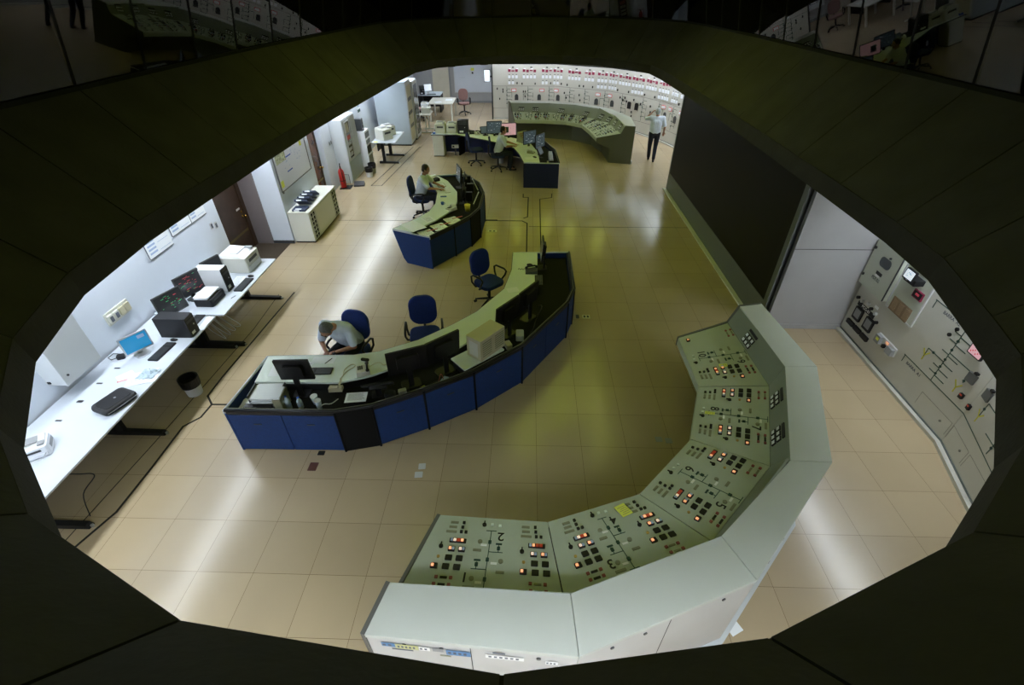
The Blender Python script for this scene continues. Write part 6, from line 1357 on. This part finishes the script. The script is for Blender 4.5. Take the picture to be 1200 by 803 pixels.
# ------------------------------------------------------------------ people
def fuse(g, name, m, parent, vox=0.008, sm=4):
    """weld overlapping limbs into one continuous surface"""
    o = g.build(name, m, parent)
    r = o.modifiers.new('remesh', 'REMESH'); r.mode = 'VOXEL'; r.voxel_size = vox; r.use_smooth_shade = True
    s = o.modifiers.new('smooth', 'SMOOTH'); s.iterations = sm; s.factor = 0.5
    return o
def mixv(a, b, t): return V3(a)+(V3(b)-V3(a))*t
def head(g, c, f, u):
    """skull, face and ears; c centre, f facing, u up"""
    f = V3(f).normalized(); u = V3(u); u = (u-f*u.dot(f)).normalized(); r = f.cross(u)
    Mx = Matrix.Translation(c) @ Matrix((r, f, u)).transposed().to_4x4(); T0 = g.T; g.T = Mx
    g.ell((0, -0.008, 0.025), (0.074, 0.094, 0.092)); g.ell((0, 0.018, -0.045), (0.060, 0.070, 0.068)); g.ell((0, 0.058, -0.085), (0.028, 0.026, 0.022))
    g.hexa([(-0.010, 0.082, 0.018), (0.010, 0.082, 0.018), (0.017, 0.080, -0.026), (-0.017, 0.080, -0.026)], [(-0.004, 0.092, 0.016), (0.004, 0.092, 0.016), (0.008, 0.112, -0.022), (-0.008, 0.112, -0.022)])
    g.ell((0, 0.083, -0.048), (0.024, 0.011, 0.008)); g.ell((0, 0.080, -0.060), (0.020, 0.010, 0.008)); g.ell((0, 0.080, 0.026), (0.052, 0.014, 0.010))
    for s in (-1, 1): g.ell((s*0.075, -0.004, -0.012), (0.010, 0.020, 0.032), 10, 8)
    g.T = T0; return Mx
def eyes(parent, Mx):
    g = G(); g.T = Mx
    for s in (-1, 1): g.ell((s*0.030, 0.079, 0.006), (0.013, 0.010, 0.009), 10, 8)
    g.build('eyes', M['winwhite'], parent, smooth=True)
    g = G(); g.T = Mx
    for s in (-1, 1): g.ell((s*0.030, 0.0865, 0.006), (0.006, 0.004, 0.006), 8, 6); g.box(s*0.030-0.017, s*0.030+0.017, 0.086, 0.093, 0.024, 0.030)
    g.build('pupils_and_brows', M['hair'], parent)
def hairdo(parent, Mx, m):
    g = G(); g.T = Mx; g.ell((0, -0.022, 0.040), (0.081, 0.093, 0.090)); g.ell((0, -0.050, -0.012), (0.074, 0.062, 0.068))
    for s in (-1, 1): g.ell((s*0.070, 0.004, 0.020), (0.012, 0.035, 0.045), 10, 8)
    fuse(g, 'hair', m, parent, 0.006, 2)
def hand(g, wr, el, curl=0.5, side=1, up=(0, 0, 1)):
    """palm and five separate fingers, continuing the forearm"""
    wr, el = V3(wr), V3(el); d = (wr-el).normalized(); u = V3(up); u = (u-d*u.dot(d)).normalized(); r = d.cross(u)*side
    pc = wr+d*0.05; g.ell(tuple(wr+d*0.045), (0.001, 0.001, 0.001), 4, 3)
    T0 = g.T; g.T = Matrix.Translation(pc) @ Matrix((r, d, u)).transposed().to_4x4()
    g.ell((0, 0, 0), (0.040, 0.052, 0.016))
    for k, (x, L) in enumerate(((-0.030, 0.062), (-0.010, 0.074), (0.010, 0.070), (0.029, 0.056))):
        p0 = V3((x, 0.040, 0)); a1 = curl*0.5; p1 = p0+V3((x*0.12, cos(a1), -sin(a1)))*L*0.5; a2 = curl*1.3; p2 = p1+V3((0, cos(a2), -sin(a2)))*L*0.32; a3 = curl*2.0; p3 = p2+V3((0, cos(a3), -sin(a3)))*L*0.25
        g.cap(p0, p1, 0.0095, 0.0088, 8); g.cap(p1, p2, 0.0088, 0.0080, 8); g.cap(p2, p3, 0.0080, 0.0070, 8)
    q0 = V3((-0.028, -0.020, 0)); q1 = q0+V3((-0.030, 0.028, -0.010)); q2 = q1+V3((-0.006, 0.030, -0.010)); g.cap(q0, q1, 0.013, 0.010, 8); g.cap(q1, q2, 0.010, 0.0085, 8)
    g.T = T0
def person(label, J, hairm, ff, fu, loc, rz, curl=(0.5, 0.5), glasses=False, hup=((0, 0, 1), (0, 0, 1))):
    """J joints in local space: pelvis, chest, neck, head, then sh/el/wr and hip/kn/an/toe for l and r"""
    t = thing('person', label, 'person', loc, rz)
    g = G(); P, Cc, Nk, Hd = (V3(J[k]) for k in ('pelvis', 'chest', 'neck', 'head'))
    g.cap(P, mixv(P, Cc, 0.5), 0.125, 0.120); g.cap(mixv(P, Cc, 0.5), Cc, 0.120, 0.130); g.cap(Cc, Nk, 0.10, 0.062); g.cap(Nk, mixv(Nk, Hd, 0.75), 0.056, 0.052)
    Mh = head(g, Hd, ff, fu)
    for s in 'lr':
        sh, el, wr = (V3(J[k+s]) for k in ('sh', 'el', 'wr')); hp, kn, an, to = (V3(J[k+s]) for k in ('hip', 'kn', 'an', 'toe'))
        g.cap(mixv(Nk, Cc, 0.45), sh, 0.06, 0.055); g.cap(sh, el, 0.050, 0.039); g.cap(el, wr, 0.039, 0.025)
        hand(g, wr, el, curl[0 if s == 'l' else 1], 1 if s == 'l' else -1, hup[0 if s == 'l' else 1])
        g.cap(P, hp, 0.10, 0.088); g.cap(hp, kn, 0.082, 0.055); g.cap(kn, an, 0.055, 0.036); g.cap(an, to, 0.036, 0.030)
    body = fuse(g, 'body', M['skin'], t, 0.0065, 2)
    eyes(t, Mh); hairdo(t, Mh, hairm)
    # short sleeved shirt
    g = G(); w = (V3(J['shl'])-V3(J['shr'])).normalized()
    for q in (-0.05, 0, 0.05):
        g.cap(P+w*q+V3((0, 0, 0.03)), mixv(P, Cc, 0.5)+w*q, 0.135, 0.138); g.cap(mixv(P, Cc, 0.5)+w*q, Cc+w*q, 0.138, 0.146)
    g.cap(Cc, mixv(Cc, Nk, 0.75), 0.14, 0.082)
    for s in 'lr':
        sh, el = V3(J['sh'+s]), V3(J['el'+s]); g.cap(mixv(Nk, Cc, 0.40), sh, 0.082, 0.078); g.cap(Cc, sh, 0.13, 0.074); g.cap(sh, mixv(sh, el, 0.80), 0.072, 0.064)
    fuse(g, 'shirt', M['shirt'], t, 0.009, 3)
    # collar
    g = G(); dn = (Hd-Nk).normalized(); b0 = mixv(Cc, Nk, 0.90); g.cap(b0-dn*0.012, b0+dn*0.018, 0.066, 0.060); fuse(g, 'collar', M['shirt'], t, 0.008, 1)
    g = G(); g.cap(P-w*0.06, P+w*0.06, 0.128, 0.128)
    for s in 'lr':
        hp, kn, an = (V3(J[k+s]) for k in ('hip', 'kn', 'an')); g.cap(P, hp, 0.115, 0.102); g.cap(hp, kn, 0.098, 0.072); g.cap(kn, mixv(kn, an, 0.94), 0.072, 0.056)
    fuse(g, 'trousers', M['trousers'], t, 0.009, 3)
    for s in 'lr':
        an, to = V3(J['an'+s]), V3(J['toe'+s]); d = (to-an); dd = V3((d.x, d.y, 0)); dd = dd.normalized() if dd.length > 0.03 else V3((0, 1, 0))
        g = G(); c = V3((an.x, an.y, to.z))
        g.cap(c-dd*0.03+V3((0, 0, 0.012)), c+dd*0.10, 0.040, 0.036); g.cap(c+dd*0.10, c+dd*0.17, 0.038, 0.028); g.cap(c, an, 0.040, 0.044)
        fuse(g, 'shoe', M['shoe'], t, 0.007, 2)
    if glasses:
        g = G(); g.T = Mh
        for s in (-1, 1): g.tube([(s*0.030+0.022*cos(a), 0.098, 0.004+0.016*sin(a)) for a in [k*pi/6 for k in range(13)]], 0.0022, 5); g.tube([(s*0.052, 0.097, 0.008), (s*0.079, 0.03, 0.006), (s*0.080, -0.02, 0.0)], 0.0022, 5)
        g.tube([(-0.009, 0.099, 0.006), (0.009, 0.099, 0.006)], 0.0022, 5); g.build('glasses', M['black'], t)
    return t
# all local frames: the person faces +Y, their right is +X
walk = dict(pelvis=(0, 0, 0.94), chest=(0, 0.02, 1.24), neck=(0, 0.02, 1.44), head=(0, 0.05, 1.56),
            shr=(0.20, 0.01, 1.38), elr=(0.29, -0.03, 1.12), wrr=(0.30, 0.12, 0.93),
            shl=(-0.20, 0.01, 1.38), ell=(-0.36, 0.12, 1.32), wrl=(-0.18, 0.13, 1.52),
            hipr=(0.095, 0, 0.90), knr=(0.10, 0.06, 0.50), anr=(0.075, -0.13, 0.11), toer=(0.075, 0.0, 0.045),
            hipl=(-0.095, 0, 0.90), knl=(-0.085, 0.14, 0.51), anl=(-0.06, 0.17, 0.09), toel=(-0.06, 0.31, 0.04))
person('silver haired man in pale blue shirt walking to the far board, hand at his head', walk, M['hairw'], (0.05, 1, 0.0), (0, 0, 1), (4.10, 13.40, 0.0), -0.12, (1.4, 0.7))
bow = dict(pelvis=(0, 0, 0.56), chest=(0, 0.20, 0.90), neck=(0, 0.34, 1.06), head=(0.02, 0.46, 1.09),
           shr=(0.19, 0.28, 1.02), elr=(0.27, 0.34, 0.76), wrr=(0.12, 0.48, 0.70), shl=(-0.19, 0.28, 1.02), ell=(-0.27, 0.34, 0.76), wrl=(-0.06, 0.46, 0.72),
           hipr=(0.10, 0.02, 0.54), knr=(0.15, 0.42, 0.55), anr=(0.15, 0.40, 0.10), toer=(0.15, 0.55, 0.045), hipl=(-0.10, 0.02, 0.54), knl=(-0.13, 0.42, 0.55), anl=(-0.13, 0.36, 0.10), toel=(-0.13, 0.50, 0.045))
person('grey haired man in pale blue shirt bowed forward over his hands at the near desk', bow, M['hairg'], (0.1, 0.62, -0.78), (0, 0.75, 0.6), (-2.82, 2.12, 0.0), 2.90, (0.9, 1.1), True)
t = thing('hand_radio', 'small black radio held in the hands of the bowed man', 'radio', (-2.90, 1.60, 0.665), 0.4); G().rbox((0, 0, 0.03), (0.05, 0.03, 0.09), 0.01).build('body', M['black'], t, bevel=0.003); G().cyl((0.015, 0, 0.075), 0.005, 0.06, 8).build('antenna', M['black'], t); t.name = 'handheld_radio'
sit = dict(pelvis=(0, -0.06, 0.58), chest=(0, 0.04, 0.90), neck=(0, 0.09, 1.10), head=(0, 0.15, 1.23),
           shr=(0.19, 0.05, 1.05), elr=(0.24, 0.24, 0.83), wrr=(0.17, 0.46, 0.80), shl=(-0.19, 0.05, 1.05), ell=(-0.24, 0.24, 0.83), wrl=(-0.12, 0.44, 0.80),
           hipr=(0.10, -0.04, 0.55), knr=(0.13, 0.36, 0.55), anr=(0.13, 0.34, 0.10), toer=(0.13, 0.48, 0.045), hipl=(-0.10, -0.04, 0.55), knl=(-0.12, 0.36, 0.55), anl=(-0.12, 0.30, 0.10), toel=(-0.12, 0.44, 0.045))
person('dark haired man in pale blue shirt working at the middle desk', sit, M['hair'], (0, 1, -0.25), (0, 0.2, 1), (-2.86, 8.40, 0.0), -pi/2-0.05, (0.3, 0.3))
sit2 = dict(sit); sit2['elr'] = (0.24, 0.20, 0.80); sit2['wrr'] = (0.16, 0.40, 0.79); sit2['head'] = (0.02, 0.13, 1.235)
person('dark haired man in pale blue shirt seated at the far desk', sit2, M['hair'], (0.15, 1, -0.15), (0, 0.1, 1), (-1.06, 12.35, 0.0), -pi/2+0.1, (0.3, 0.3))
